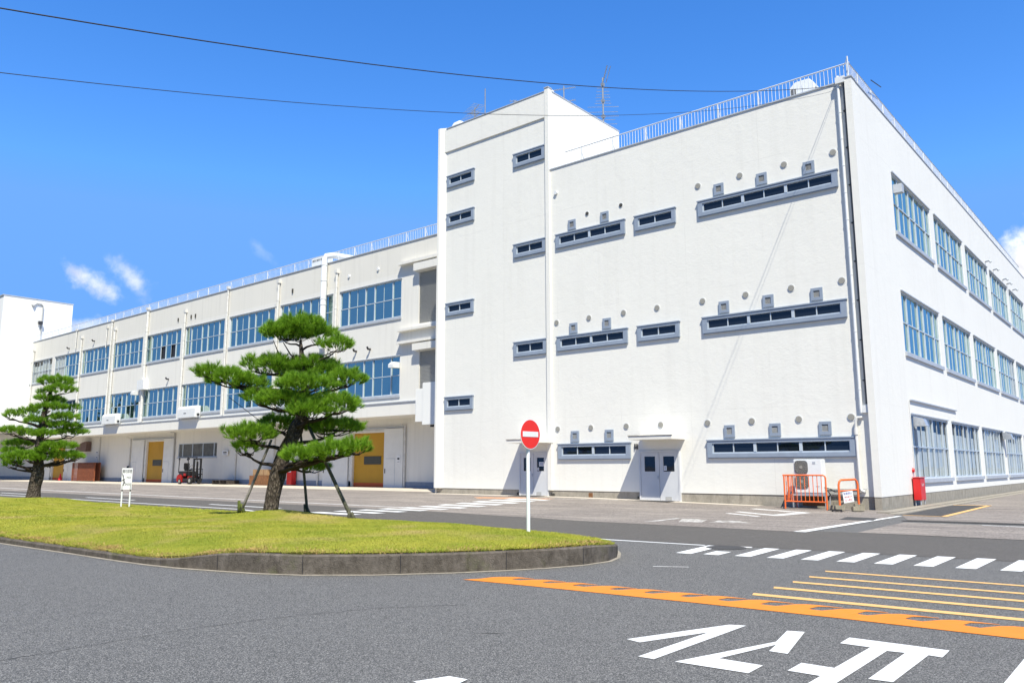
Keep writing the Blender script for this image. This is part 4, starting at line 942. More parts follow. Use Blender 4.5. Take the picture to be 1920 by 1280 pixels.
for k, (hz, L_) in enumerate(((19.9, 1.5), (20.15, 1.3), (20.35, 1.7), (20.6, 1.6), (20.9, 1.7), (21.1, .9), (21.25, .8), (21.45, .8), (21.6, .75), (21.8, .7), (22.0, .65))):
    c = Vector((-14.45, 5.6, hz)); m.tube([c - e * L_ / 2, c + e * L_ / 2], .014, 4)
m.tube([(-14.45, 5.6, 22.3), (-14.0, 5.4, 23.1)], .03, 5); m.tube([(-14.3, 5.7, 22.3), (-13.85, 5.5, 23.05)], .02, 5)
for hz in (20.35, 21.25, 22.2): m.box(-14.53, -14.37, 5.52, 5.68, hz - .08, hz + .08)
m.build('elements', M['antenna'], ta)
# mushroom elbow vent on the tower
t = thing('roof_vent', (-20.9, .9, 19.3), 'white sheet metal elbow vent on the left corner of the tower roof', 'roof vent')
m = MB(); m.tube([(-21.3, .9, 19.4), (-21.25, .9, 19.85), (-21.0, .9, 20.08), (-20.75, .9, 20.08), (-20.55, .9, 19.95)], .24, 12); smooth_by_angle(m.build('duct', M['pipe_white'], t))
m = MB(); m.disc((-20.56, .9, 19.955), (.85, 0, -.5), .2, .03, 12); m.build('duct_mouth', M['dark_steel'], t)
t = thing('rooftop_unit', (-2.45, 2.2, 15.1), 'white boxy unit behind the roof railing near the right corner', 'air conditioner')
m = MB(); m.prism([(-2.95, 1.9, 15.2), (-1.95, 1.9, 15.2), (-1.95, 1.9, 16.75), (-2.15, 1.9, 17.0), (-2.75, 1.9, 17.0), (-2.95, 1.9, 16.8)], (0, .9, 0)); m.build('casing', M['pipe_white'], t, bevel=.03)
for q in ((-2.90, -2.70, 1.88, 1.897, 15.3, 16.7), (-1.949, -1.93, 2.0, 2.7, 15.6, 16.6)):
    m = MB(); m.box(*q); m.build('grille', M['fan'], t)
t = thing('rooftop_unit', (-38.9, 5.2, 15.1), 'white boxy unit on the wing roof beside the big exhaust duct', 'air conditioner')
m = MB(); m.box(-39.6, -38.2, 4.9, 5.8, 15.15, 16.6); m.build('casing', M['pipe_white'], t, bevel=.06)
m = MB()
for k in range(5): m.box(-39.45 + .24 * k, -39.3 + .24 * k, 4.87, 4.898, 16.3, 16.42)
m.build('grille', M['fan'], t)

# ------------------------------------------------------------------ overhead cables
def cable(pts, r, label):
    A_ = np.array(pts); fz = np.polyfit(A_[:, 1], A_[:, 2], 3); fx = np.polyfit(A_[:, 1], A_[:, 0], 2)
    out = [Vector((float(np.polyval(fx, y)), y, float(np.polyval(fz, y)))) for y in np.linspace(A_[0, 1], A_[-1, 1], 60)]; out[0] = Vector(pts[0])
    m = MB(); m.tube(out, r, 6, cap=False); tag(m.build('overhead_cable', M['cable'], None, smooth=True), label, 'cable', 'overhead cables to the building corner')
cable([(-.56, .05, 15.4), (-1.16, -5.58, 13.27), (-1.97, -12.88, 10.84), (-2.59, -18.58, 9.10), (-3.08, -22.99, 8.02), (-3.39, -25.79, 7.42), (-4.6, -37, 5.6), (-5.4, -44, 5.0)], .0095, 'thicker upper cable crossing the sky to the building corner')
cable([(-.56, .05, 15.3), (-.70, -1.33, 14.54), (-1.97, -12.91, 10.09), (-2.53, -18.03, 8.47), (-3.07, -22.94, 7.18), (-3.38, -25.72, 6.52), (-4.6, -37, 4.7), (-5.4, -44, 4.2)], .0055, 'thinner lower cable crossing in front of the stair tower')

# ------------------------------------------------------------------ things at the foot of the building
# twin fan outdoor unit
t = thing('outdoor_unit', (-2.2, -.45, .05), 'tall white outdoor unit with two fans standing behind the orange barrier', 'air conditioner')
m = MB(); m.box(-2.70, -1.72, -.72, -.32, .56, 1.72); m.build('casing', M['pipe_white'], t, bevel=.02)
for zc in (1.44, .94):
    m = MB(); q = [(-2.43 + .235 * math.copysign(abs(math.cos(a)) ** .5, math.cos(a)), -.74, zc + .235 * math.copysign(abs(math.sin(a)) ** .5, math.sin(a))) for a in [2 * math.pi * k / 28 for k in range(28)]]
    m.prism(q, (0, .018, 0)); fn = m.build('fan_grille', M['fan'], t)
    m = MB()
    for rr in (.06, .10, .14, .18, .215):
        m.tube([(-2.43 + rr * math.cos(a), -.748, zc + rr * math.sin(a)) for a in [2 * math.pi * k / 20 for k in range(21)]], .004, 4, cap=False)
    for k in range(8): a = math.pi * k / 8; m.tube([(-2.43 + .225 * math.cos(a), -.748, zc + .225 * math.sin(a)), (-2.43 - .225 * math.cos(a), -.748, zc - .225 * math.sin(a))], .004, 4)
    m.disc((-2.43, -.745, zc), (0, -1, 0), .05, .012, 14); m.build('guard', M['vent_grey'], fn, fix=False)
m = MB(); m.box(-2.03, -1.93, -.727, -.721, 1.55, 1.63); m.box(-1.95, -1.82, -.727, -.721, .78, .80); m.build('badge', M['sill'], t)
m = MB(); m.box(-2.78, -1.60, -.76, -.72, .46, .52); m.box(-2.78, -1.60, -.32, -.28, .46, .52)
for x in (-2.76, -1.64):
    for y in (-.75, -.31): m.box(x - .02, x + .02, y - .02, y + .02, .05, .46)
m.box(-2.7, -1.7, -.7, -.34, .52, .558); m.build('stand', M['steel'], t)
m = MB(); m.tube([(-1.72, -.5, .66), (-1.62, -.5, .62), (-1.58, -.42, .5), (-1.7, -.25, .42), (-1.75, -.1, .3)], .02, 6); m.tube([(-1.72, -.55, .75), (-1.55, -.5, .7), (-1.5, -.2, .6), (-1.1, -.05, .62)], .022, 6); m.build('refrigerant_pipe', M['black'], t)
m = MB(); m.box(-2.62, -1.78, -.25, -.2, .1, .42); tag(m.build('timber_board', M['wood'], None, bevel=.004), 'brown board leaning on the plinth under the outdoor unit', 'board')
# orange barrier
t = thing('barrier', (-2.1, -1.3, .03), 'orange tubular barrier with vertical bars guarding the outdoor unit', 'barrier')
x0, x1, y, zt_, zb_ = -2.84, -1.42, -1.3, 1.17, .28
m = MB(); m.tube([(x0, y, .03), (x0, y, zt_ - .0)], .028, 10); m.tube([(x0 - .04, y, zt_), (x1 - .08, y, zt_), (x1 - .02, y, zt_ - .03), (x1, y, zt_ - .1), (x1, y, .02)], .028, 10); m.tube([(x0, y, zb_), (x1, y, zb_)], .022, 8); smooth_by_angle(m.build('frame', M['orange'], t))
m = MB()
for k in range(1, 10): xx = x0 + (x1 - x0) * k / 10; m.tube([(xx, y, zb_), (xx, y, zt_)], .013, 7)
m.build('bar', M['orange'], t)
m = MB(); m.tube([(x0 + .02, y, zt_), (x0 + .02, -.25, zt_)], .026, 8); m.tube([(x0 + .02, y, zb_), (x0 + .02, -.25, zb_)], .02, 8)
for k in range(1, 8): yy = y + 1.05 * k / 8; m.tube([(x0 + .02, yy, zb_), (x0 + .02, yy, zt_)], .013, 7)
m.tube([(x0 + .02, -.25, .03), (x0 + .02, -.25, zt_)], .026, 8); m.build('side_panel', M['orange'], t)
m = MB(); m.tube([(x0 - .12, y + .12, .04), (x0 + .05, y + .5, .6)], .015, 6); m.tube([(x0 - .3, y + .35, .04), (x0 - .05, y + .3, .5)], .012, 6); m.build('stay', M['dark_steel'], t)
# small U shaped barrier with notice
t = thing('barrier', (-.75, -1.2, .05), 'small orange hoop barrier with a tilted white notice set in concrete blocks', 'barrier')
A = Vector((-.92, -1.55, 0)); B = Vector((-.50, -.95, 0)); d = (B - A)
m = MB(); hp = []
for u, z_ in ((0, .12), (0, .86), (.04, .96), (.12, 1.02), (.88, 1.04), (.96, .98), (1, .88), (1, .14)): hp.append(tuple(A + d * u + Vector((0, 0, z_))))
m.tube(hp, .036, 12); m.tube([tuple(A + Vector((0, 0, .66))), tuple(B + Vector((0, 0, .70)))], .02, 8); smooth_by_angle(m.build('hoop', M['orange'], t), 60)
n_ = Vector((d.y, -d.x, 0)).normalized(); e = d.normalized(); o0 = A + d * .18 + n_ * .05
def bp(u, v): return tuple(o0 + e * (u * .98 + v * -.12) + Vector((0, 0, .27 + u * .12 + v)))
m = MB(); m.prism([bp(0, 0), bp(.40, 0), bp(.40, .36), bp(0, .36)], tuple(-n_ * .008)); nb = m.build('notice_board', M['sign_white'], t)
def pl(x_, y_): u = .2 + x_; v = .0 + y_; q = Vector(bp(u, v)) + n_ * .004; return tuple(q)
text('notice_text', '駐車禁止', .085, lambda x_, y_: pl(x_, y_ + .29), M['ink_blue'], nb)
text('notice_text', '関係者以外', .06, lambda x_, y_: pl(x_, y_ + .18), M['ink_red'], nb)
text('notice_text', '立入禁止', .075, lambda x_, y_: pl(x_, y_ + .08), M['ink_red'], nb)
# concrete blocks
for i, (x, y, z_, w, dd, h, rz, lab) in enumerate([(-1.28, -1.05, .02, .34, .22, .16, .35, 'flat concrete block right of the orange barred barrier'), (-.92, -1.62, .03, .30, .20, .17, .6, 'concrete block holding the near leg of the orange hoop'),
                                        (-.52, -.88, .02, .30, .22, .22, .5, 'dark mossy concrete block under the far leg of the orange hoop'), (-.42, -1.35, .02, .36, .22, .15, .55, 'loose concrete block nearest the corner pier'), (-1.32, -.62, .02, .2, .2, .3, .1, 'upright concrete block between outdoor unit and hoop barrier')]):
    b = MB(); b.box(-w / 2, w / 2, -dd / 2, dd / 2, 0, h); o = b.build('concrete_block', M['block'], None, bevel=.015); o.location = (x, y, z_); o.rotation_euler = (0, 0, rz); tag(o, lab, 'concrete block', 'concrete blocks at the building corner')
m = MB(); m.tube([(-1.25, -1.75, .05), (-.8, -1.9, .07)], .015, 6); m.disc((-.78, -1.92, .03), (1, 0, 0), .04, .03, 10); m.disc((-1.05, -1.95, .03), (1, 0, 0), .04, .03, 10); m.box(-1.1, -.76, -1.95, -1.85, .06, .09)
tag(m.build('dolly', M['black'], None), 'small black wheeled base under the near hoop block', 'dolly')
for x, lab in ((-8.5, 'dark doormat before the right pair of grey doors'), (-15.05, 'dark doormat before the left pair of grey doors')):
    m = MB(); z_ = gz(x, -.5) + .016; m.box(x - .8, x + .8, -.85, -.15, z_, z_ + .012); tag(m.build('doormat', M['mat'], None), lab, 'doormat', 'doormats before the grey doors')
# red box on the side wall
t = thing('hydrant_box', (.3, 3.3, .05), 'bright red metal box on legs against the side wall under a round lamp', 'hydrant box')
m = MB(); m.box(.04, .30, 3.85, 4.55, .22, 1.04); m.build('cabinet', M['red'], t, bevel=.012)
m = MB(); m.box(.03, .32, 3.83, 4.57, 1.041, 1.065); m.build('lid', M['red'], t)
for x, y in ((.08, 3.92), (.26, 3.92), (.08, 4.48), (.26, 4.48)): m = MB(); m.tube([(x, y, .0), (x, y, .22)], .02, 6); m.build('leg', M['steel'], t)
text('box_text', '消火栓', .12, lambda a, b_: (.3025, 4.2 + a, .78 + b_), M['sign_white'], t)
t = thing('alarm_lamp', (.08, 3.95, 1.25), 'round red lamp on the side wall above the red box', 'lamp')
m = MB(); m.disc((.01, 4.12, 1.32), (1, 0, 0), .09, .06, 16, .07); m.build('lens', M['red'], t); m = MB(); m.tube([(.03, 4.12, 1.08), (.03, 4.12, 1.24)], .015, 6); m.build('stem', M['steel'], t)

# ------------------------------------------------------------------ no entry sign and notice board on the lawn
P0 = Vector((-1.62, -17.0, .30)); cdir = Vector((.80, -.60, 0)).normalized()
t = thing('no_entry_sign', tuple(P0), 'round red no entry sign with white bar on a white post', 'road sign')
fn = Vector((.999, -.05, 0)).normalized(); ex = Vector((-fn.y, fn.x, 0))
m = MB(); m.tube([tuple(P0 - Vector((0, 0, .1))), tuple(P0 + Vector((0, 0, 1.66)))], .036, 12); smooth_by_angle(m.build('post', M['pipe_white'], t))
C0 = P0 + Vector((0, 0, 1.775)) + fn * .05
m = MB(); m.disc(tuple(C0), tuple(fn), .284, .012, 48); m.build('rim', M['sign_white'], t)
m = MB(); m.disc(tuple(C0 + fn * .0125), tuple(fn), .270, .003, 48); m.build('disc', M['sign_red'], t)
m = MB(); q = C0 + fn * .0165
m.prism([tuple(q - ex * .22 - Vector((0, 0, .05))), tuple(q + ex * .22 - Vector((0, 0, .05))), tuple(q + ex * .22 + Vector((0, 0, .05))), tuple(q - ex * .22 + Vector((0, 0, .05)))], tuple(fn * .003)); m.build('bar', M['sign_white'], t)
m = MB(); q = C0 - fn * .05; m.tube([tuple(P0 + Vector((0, 0, 1.6)) - ex * .05), tuple(P0 + Vector((0, 0, 1.6)) + ex * .05)], .02, 6); m.build('bracket', M['steel'], t)

Q = Vector((-18.2, -17.0, .22)); fn = Vector((.55, -.835, 0)).normalized(); ex = Vector((-fn.y, fn.x, 0))
t = thing('notice_sign', tuple(Q), 'small white no smoking notice on two white legs in the lawn', 'notice board')
for s_ in (-1, 1):
    m = MB(); b = Q + ex * .14 * s_; m.tube([tuple(b - Vector((0, 0, .08))), tuple(b + Vector((0, 0, .5)))], .024, 8); lg = m.build('leg', M['pipe_white'], t)
    m = MB(); m.tube([tuple(b + Vector((0, 0, .5))), tuple(b + Vector((0, 0, .68)))], .018, 8); m.build('leg_bolt', M['dark_steel'], lg)
def sp(u, v, o=0): return tuple(Q + ex * u + Vector((0, 0, .62 + v)) + fn * o)
m = MB(); m.prism([sp(-.18, -.06), sp(.18, -.06), sp(.18, .62), sp(-.18, .62)], tuple(fn * .015)); bd = m.build('board', M['sign_white'], t)
text('notice_text', '構内禁煙', .092, lambda a, b_: sp(a, .51 + b_ * 1.35, .019), M['ink'], bd, squash=.9)
text('notice_text', 'NO', .095, lambda a, b_: sp(a + .07, .32 + b_, .019), M['ink'], bd)
text('notice_text', 'SMOKE', .09, lambda a, b_: sp(a + .055, .10 + b_ * 1.2, .019), M['ink'], bd, squash=.75)
m = MB()
for a, b_ in (((-.17, .46), (-.05, .14)), ((-.17, .22), (-.06, .27)), ((-.13, .08), (-.05, .18)), ((-.12, .4), (-.09, .06))): m.tube([sp(a[0], a[1], .02), sp(b_[0], b_[1], .02)], .009, 4)
m.build('cigarette_mark', M['ink'], bd)

# ------------------------------------------------------------------ pines
RH = Vector((.76548, .64346, 0)); NH = Vector((-.6432, .7657, 0))
def pine(base, pads, trunk, tr_r, label, seed, dens, bow, hero=True, extra=()):
    r = np.random.default_rng(seed); rd = random.Random(seed)
    t_ = thing('pine_tree', base, label, 'pine tree', 'clipped pines on the lawn')
    def P(a, d, z_): return Vector(base) + RH * a + NH * d + Vector((0, 0, z_))
    tp = [P(a, bow(z_), z_) for a, z_ in trunk]
    # subdivide trunk by catmull-rom
    pts = []; rs = []
    for i in range(len(tp) - 1):
        p0, p1, p2, p3 = tp[max(i - 1, 0)], tp[i], tp[i + 1], tp[min(i + 2, len(tp) - 1)]
        for k in range(4):
            u = k / 4; q = .5 * ((2 * p1) + (-p0 + p2) * u + (2 * p0 - 5 * p1 + 4 * p2 - p3) * u * u + (-p0 + 3 * p1 - 3 * p2 + p3) * u ** 3)
            pts.append(q); rr = tr_r[i] + (tr_r[i + 1] - tr_r[i]) * u; rs.append(rr * (1 + .05 * math.sin(i * 2.3 + k)))
    pts.append(tp[-1]); rs.append(tr_r[-1])
    m = MB(); m.tube([tuple(q) for q in pts], rs, 18); tk = m.build('trunk', M['bark'], t_, smooth=True)
    # roots flare and bark relief
    me_ = tk.data
    for v in me_.vertices:
        a = math.atan2(v.co.y, v.co.x); k = .018 * math.sin(a * 7 + v.co.z * 9) * math.sin(v.co.z * 14 + a * 3)
        if v.co.z < 1.9: v.co.x *= 1 + k * 1.6; v.co.y *= 1 + k * 1.6
    m = MB()
    def along(zv):
        best = min(range(len(pts)), key=lambda i: abs(pts[i].z - base[2] - zv)); return pts[best], rs[best]
    for (a, d, z_, rx, ry) in pads:
        c = P(a, d, z_ - ry * .35); st, sr = along(max(.9, min(z_ - .25 - .12 * abs(a - .4), trunk[-1][1])))
        mid = st.lerp(c, .5) + Vector((rd.uniform(-.08, .08), rd.uniform(-.08, .08), rd.uniform(-.1, .06))); L_ = (c - st).length; r0 = min(sr * .6, .028 + .028 * L_)
        q1 = st.lerp(mid, .5) + Vector((rd.uniform(-.05, .05), rd.uniform(-.05, .05), .03)); q2 = mid.lerp(c, .5) + Vector((0, 0, -.04))
        m.tube([tuple(st), tuple(q1), tuple(mid), tuple(q2), tuple(c)], [r0, r0 * .85, r0 * .7, r0 * .5, r0 * .3], 7)
        for k in range(7 if hero else 4):
            an = rd.uniform(0, 6.28); rr = rd.uniform(.45, .9); e_ = P(a, d, z_) + RH * math.cos(an) * rx * rr + NH * math.sin(an) * rx * rr * .8 + Vector((0, 0, -ry * .1))
            s0 = q2.lerp(c, rd.random()); mm = s0.lerp(e_, .5) + Vector((rd.uniform(-.05, .05), rd.uniform(-.05, .05), -.05)); m.tube([tuple(s0), tuple(mm), tuple(e_)], [r0 * .35, r0 * .28, .005], 5)
    for path, r0 in extra: m.tube([tuple(P(*q)) for q in path], [r0 * (1 - .7 * k / (len(path) - 1)) for k in range(len(path))], 7)
    m.build('branches', M['twig'], t_, smooth=True)
    # foliage tufts
    allT = []; allD = []
    for (a, d, z_, rx, ry) in pads:
        ry = ry * (1.04 if hero else .80); rx = rx * (1.02 if hero else .82)
        n = int(dens * (rx * rx * 3.2 + rx * ry * 2.0)); u = r.normal(size=(n, 3)); u /= np.linalg.norm(u, axis=1)[:, None]
        up_ = r.random(n) < .82; u[:, 2] = np.where(up_, np.abs(u[:, 2]) * .9 + .1, -np.abs(u[:, 2]) * .45); rad = r.uniform(.62, 1.05, n) ** .5
        th = np.arctan2(u[:, 1], u[:, 0]); lob = 1 + .16 * np.sin(3 * th + a * 7) + .11 * np.sin(7 * th + d * 5 + z_)
        la = a + u[:, 0] * rx * rad * lob; lb = d + u[:, 1] * rx * .85 * rad * lob; lz = z_ + u[:, 2] * ry * rad * (1 + .25 * np.sin(la * 14 + lb * 9)) - .10 * ry * ((la - a) / rx) ** 2
        pos = np.array(RH)[None] * la[:, None] + np.array(NH)[None] * lb[:, None]; pos[:, 2] += lz
        dirs = np.array(RH)[None] * u[:, 0:1] * .8 + np.array(NH)[None] * u[:, 1:2] * .8; dirs[:, 2] += .75 + .5 * u[:, 2] + r.uniform(-.15, .3, n); dirs += r.normal(scale=.22, size=(n, 3)); dirs /= np.linalg.norm(dirs, axis=1)[:, None]
        allT.append(pos); allD.append(dirs)
    T_ = np.concatenate(allT); D = np.concatenate(allD); nn = 46 if hero else 26; Ln = .15 if hero else .15
    n = len(T_); pos = np.repeat(T_, nn, 0); dr_ = np.repeat(D, nn, 0); N_ = len(pos)
    stem = r.uniform(0, .085, N_)[:, None]; nd = dr_ + r.normal(scale=.36, size=(N_, 3)); nd /= np.linalg.norm(nd, axis=1)[:, None]
    cand = np.repeat(np.where(r.random(n) < .2, r.uniform(.03, .10 if hero else .05, n), 0), nn)[:, None]; pos = pos + np.array([[0, 0, 1.0]]) * cand
    root = pos + dr_ * stem; tip = root + nd * (Ln * r.uniform(.65, 1.15, N_))[:, None]
    side = np.cross(nd, r.normal(size=(N_, 3))); side /= np.linalg.norm(side, axis=1)[:, None]; side *= (.0042 if hero else .0065)
    V = np.empty((N_, 3, 3)); V[:, 0] = root - side; V[:, 1] = root + side; V[:, 2] = tip
    tri_mesh('crown', V.reshape(-1, 3), M['needle'], t_)
    return t_
P1 = [(0.12, -0.1, 4.32, 0.50, 0.20), (0.60, 0, 4.45, 0.58, 0.25), (0.36, .1, 4.34, 0.58, 0.20), (1.06, 0.1, 4.28, 0.36, 0.22), (1.53, -0.15, 3.99, 0.37, 0.17), (-0.63, 0.1, 3.52, 0.24, 0.21), (-0.01, -0.0, 3.45, 0.46, 0.28), (.42, .15, 3.42, .42, .22), (0.84, 0.2, 3.5, 0.53, 0.21), (1.35, .05, 3.32, .36, .2), (1.76, -0.1, 3.14, 0.47, 0.2), (-1.53, -0.3, 3.28, 0.37, 0.16), (-1.05, -0.35, 3.12, 0.48, 0.2), (-0.56, -0.2, 2.99, 0.38, 0.21), (0.93, -0.7, 2.96, 0.64, 0.17), (-0.32, -0.3, 2.69, 0.34, 0.13), (0.39, -0.4, 2.59, 0.59, 0.19), (1.61, -0.5, 2.45, 0.57, 0.25), (1.07, -0.8, 2.31, 0.47, 0.17), (-0.07, 0.6, 2.05, 0.5, 0.19), (-0.47, -0.3, 1.78, 0.55, 0.18), (-0.64, -0.1, 1.46, 0.3, 0.14), (1.42, 0.4, 1.96, 0.68, 0.18), (0.97, -1.0, 1.24, 0.45, 0.15), (1.63, -0.9, 1.36, 0.5, 0.17), (2.18, -0.8, 1.44, 0.32, 0.18), (0.76, 0.6, 0.99, 0.43, 0.12)]
T1 = [(-.02, -.12), (0.0, -0.02), (0.05, 0.48), (0.13, 0.93), (0.24, 1.38), (0.4, 1.71), (0.54, 2.04), (0.67, 2.3), (0.74, 2.7), (0.7, 3.17), (0.66, 3.5), (0.64, 3.84), (0.6, 4.18)]
pine((-9.31, -17.5, .42), P1, T1, [.195, .18, .19, .19, .18, .175, .17, .14, .10, .085, .07, .06, .03], 'large clipped pine propped by wooden poles near the middle of the lawn', 3, 225, lambda z_: .12 * math.sin(z_ * 1.1), True,
     extra=[([(.68, .1, 3.3), (.55, .05, 3.65), (.33, 0, 3.85), (.15, -.05, 4.15)], .035), ([(.7, .1, 3.35), (.85, 0, 3.72), (1.15, -.05, 3.8), (1.5, -.15, 3.92)], .03), ([(.25, 0, 3.3), (.27, 0, 3.62), (.02, 0, 3.9), (-.1, -.05, 4.2)], .028), ([(.7, .1, 2.75), (.0, -.1, 2.78), (-.7, -.2, 2.92), (-1.3, -.3, 3.2)], .06), ([(.16, .05, .95), (.5, -.3, 1.12), (1.0, -.8, 1.2), (1.9, -.85, 1.35)], .055), ([(.6, .1, 2.1), (1.0, .2, 2.0), (1.5, .3, 1.95), (1.9, .35, 1.95)], .05)])
P2 = [(0.54, 0, 4.39, 0.75, 0.24), (0.81, -0.2, 4.06, 0.61, 0.21), (-0.01, 0, 3.98, 0.28, 0.16), (0.26, -0.1, 3.73, 0.47, 0.15), (0.44, 0.3, 3.68, 0.38, 0.14), (0.51, -0.2, 3.38, 0.72, 0.16), (1.1, 0.3, 3.37, 0.28, 0.18), (-0.99, -0.2, 3.08, 0.37, 0.19), (-0.58, 0.1, 3.22, 0.42, 0.19), (0.01, -0.3, 2.85, 0.49, 0.16), (1.04, -0.1, 3.0, 0.61, 0.17), (0.82, 0.2, 2.68, 0.76, 0.14), (1.0, 0.4, 2.44, 0.67, 0.17), (-0.83, -0.3, 2.48, 0.61, 0.14), (-0.48, -0.0, 2.37, 0.33, 0.14), (0.36, -0.4, 2.35, 0.56, 0.15), (-1.08, 0.5, 2.01, 0.62, 0.14), (-0.96, -0.1, 1.73, 0.42, 0.13), (-0.64, -0.5, 1.45, 0.46, 0.24), (-0.18, -0.4, 1.49, 0.66, 0.22), (0.24, -0.3, 1.41, 0.42, 0.16), (-0.89, -0.2, 1.22, 0.37, 0.14), (0.84, -0.1, 1.89, 0.75, 0.16), (0.49, -0.2, 1.72, 0.47, 0.13), (0.96, 0.3, 1.50, 0.70, 0.18), (1.40, 0.1, 1.53, 0.38, 0.15)]
T2 = [(-.03, -.15), (0.0, -0.02), (0.0, 0.38), (0.06, 0.81), (0.08, 1.16), (0.08, 1.58), (0.09, 1.98), (0.10, 2.33), (0.12, 2.76), (0.13, 3.16), (0.2, 3.66), (0.3, 4.1), (0.4, 4.5)]
pine((-24.52, -17.5, .40), P2, T2, [.3, .27, .24, .22, .2, .17, .15, .14, .12, .1, .08, .06, .03], 'smaller layered pine at the left end of the lawn', 9, 175, lambda z_: .05 * math.sin(z_ * 2), False,
     extra=[([(.05, 0, .95), (-.35, -.3, 1.15), (-.7, -.4, 1.25)], .06), ([(.08, 0, .95), (.45, -.1, 1.25), (.9, 0, 1.4)], .06), ([(.12, 0, 2.6), (.5, -.1, 2.8), (1.0, -.1, 2.95)], .05)])
for o_ in COL.objects:
    if o_.name == 'pine_tree.001': o_.scale = (.93, .93, .955)
# props under the large pine
def PB(a, d, z_): return Vector((-9.31, -17.5, .42)) + RH * a + NH * d + Vector((0, 0, z_))
for a, b, ra, rb, mat, lab in ((PB(-.74, .1, -.0), PB(-.05, 0, 1.72), .036, .03, 'grey_wood', 'pale weathered prop pole left of the large pine trunk'), (PB(.78, .5, -.10), PB(.60, .25, 1.9), .036, .03, 'moss_wood', 'dark prop pole standing close behind the large pine trunk'), (PB(2.12, -.6, -.16), PB(.78, .0, 2.2), .047, .038, 'moss_wood', 'long dark prop pole slanting to the right of the large pine')):
    t = thing('prop_pole', tuple(a), lab, 'prop pole', 'wooden props under the large pine')
    m = MB(); m.tube([tuple(a.lerp(b, k / 6)) for k in range(7)], [ra + (rb - ra) * k / 6 for k in range(7)], 10); m.build('pole', M[mat], t, smooth=True)
    ax = (b - a).normalized(); s_ = ax.cross(Vector((0, 0, 1))).normalized(); m = MB(); c = a + Vector((0, 0, .04))
    m.tube([tuple(c - s_ * .03 - Vector((0, 0, .1)) + RH * -.06), tuple(c + Vector((0, 0, .2)) + RH * -.07)], [.05, .035], 7); m.tube([tuple(c + RH * .08 - Vector((0, 0, .1))), tuple(c + RH * -.02 + Vector((0, 0, .12)))], [.045, .035], 7); m.build('foot_stake', M['moss'] if mat == 'grey_wood' else M['moss_wood'], t, smooth=True)
m = MB(); m.tube([tuple(PB(-1.05, -.3, 2.75)), tuple(PB(-.2, .1, 2.05))], .008, 5); tag(m.build('guy_wire', M['cable'], None), 'thin wire strung from the long left branch of the large pine', 'wire')

# ------------------------------------------------------------------ things under the wing
def forklift(loc, rz):
    t_ = thing('forklift', loc, 'red and black forklift parked under the overhang by the strip window', 'forklift'); 
    def B(name, boxes, mat, bev=.02, par=None):
        m = MB()
        for q in boxes: m.box(*q)
        o = m.build(name, M[mat], None, bevel=bev); o.parent = par or t_; return o
    m = MB(); m.prism([(-1.15, -.5, .22), (-1.0, -.5, .14), (-.45, -.5, .14), (-.45, -.5, .62), (-.6, -.5, .78), (-1.05, -.5, .70), (-1.17, -.5, .5)], (0, 1.0, 0)); o = m.build('counterweight', M['dark_red'], None, bevel=.05); o.parent = t_
    B('body', [(-.9, .1, -.45, .45, .62, .98), (-.45, .55, -.42, .42, .2, .45)], 'black', .03)
    B('side_panel', [(-.25, .1, -.5, -.45, .6, .82), (-.25, .1, .45, .5, .6, .82), (.3, .5, -.48, .48, .25, .6)], 'dark_red', .03)
    B('seat', [(-.55, -.1, -.25, .25, 1.0, 1.12), (-.62, -.48, -.25, .25, 1.1, 1.6)], 'black', .04)
    m = MB()
    for y in (-.42, .42): m.tube([(-.98, y, .85), (-.95, y, 2.0)], .035, 8); m.tube([(.45, y, .6), (.32, y, 1.3), (.12, y, 2.02)], .035, 8)
    for k in range(6): m.tube([(-.95 + .21 * k, -.44, 2.03), (-.95 + .21 * k, .44, 2.03)], .022, 6)
    m.tube([(-.97, -.44, 2.02), (.2, -.44, 2.04)], .035, 6); m.tube([(-.97, .44, 2.02), (.2, .44, 2.04)], .035, 6); o = m.build('overhead_guard', M['black'], None); o.parent = t_
    B('mast', [(.78, .92, -.38, -.26, .12, 1.95), (.78, .92, .26, .38, .12, 1.95), (.78, .9, -.3, .3, 1.85, 1.95), (.8, .88, -.08, .08, .3, 1.7)], 'black', .01)
    B('carriage', [(.95, 1.0, -.45, .45, .3, .38), (.95, 1.0, -.45, .45, .7, .78), (.96, .99, -.45, -.41, .38, 1.15), (.96, .99, .41, .45, .38, 1.15), (.96, .99, -.45, .45, 1.12, 1.16), (.96, .99, -.02, .02, .78, 1.12)], 'black', .008)
    B('fork', [(.95, 1.95, -.3, -.2, .08, .12), (.95, 1.0, -.3, -.2, .08, .5)], 'dark_steel', .005); B('fork', [(.95, 1.95, .2, .3, .08, .12), (.95, 1.0, .2, .3, .08, .5)], 'dark_steel', .005)
    m = MB(); m.tube([(.35, 0, .9), (.1, 0, 1.25)], .02, 6); m.tube([(.1 + .04 * math.cos(a), .17 * math.sin(a), 1.27 + .14 * math.cos(a)) for a in [2 * math.pi * k / 12 for k in range(13)]], .014, 5); o = m.build('steering_wheel', M['black'], None); o.parent = t_
    for x, r_ in ((-.72, .22), (.6, .27)):
        for y in (-.5, .34):
            m = MB(); m.disc((x, y, r_), (0, 1, 0), r_, .16, 20); o = m.build('wheel', M['rubber'], None, bevel=.02); o.parent = t_
            m = MB(); m.disc((x, y - .006, r_), (0, 1, 0), r_ * .5, .172, 12); h_ = m.build('rim', M['vent_grey'], None); h_.parent = o
    m = MB()
    for y in (-.38, .38): m.disc((-.98, y, 1.88), (-1, 0, 0), .07, .06, 10); m.disc((.2, y, 1.9), (1, 0, 0), .07, .06, 10)
    o = m.build('headlight', M['dark_steel'], None); o.parent = t_
    t_.rotation_euler = (0, 0, rz); return t_
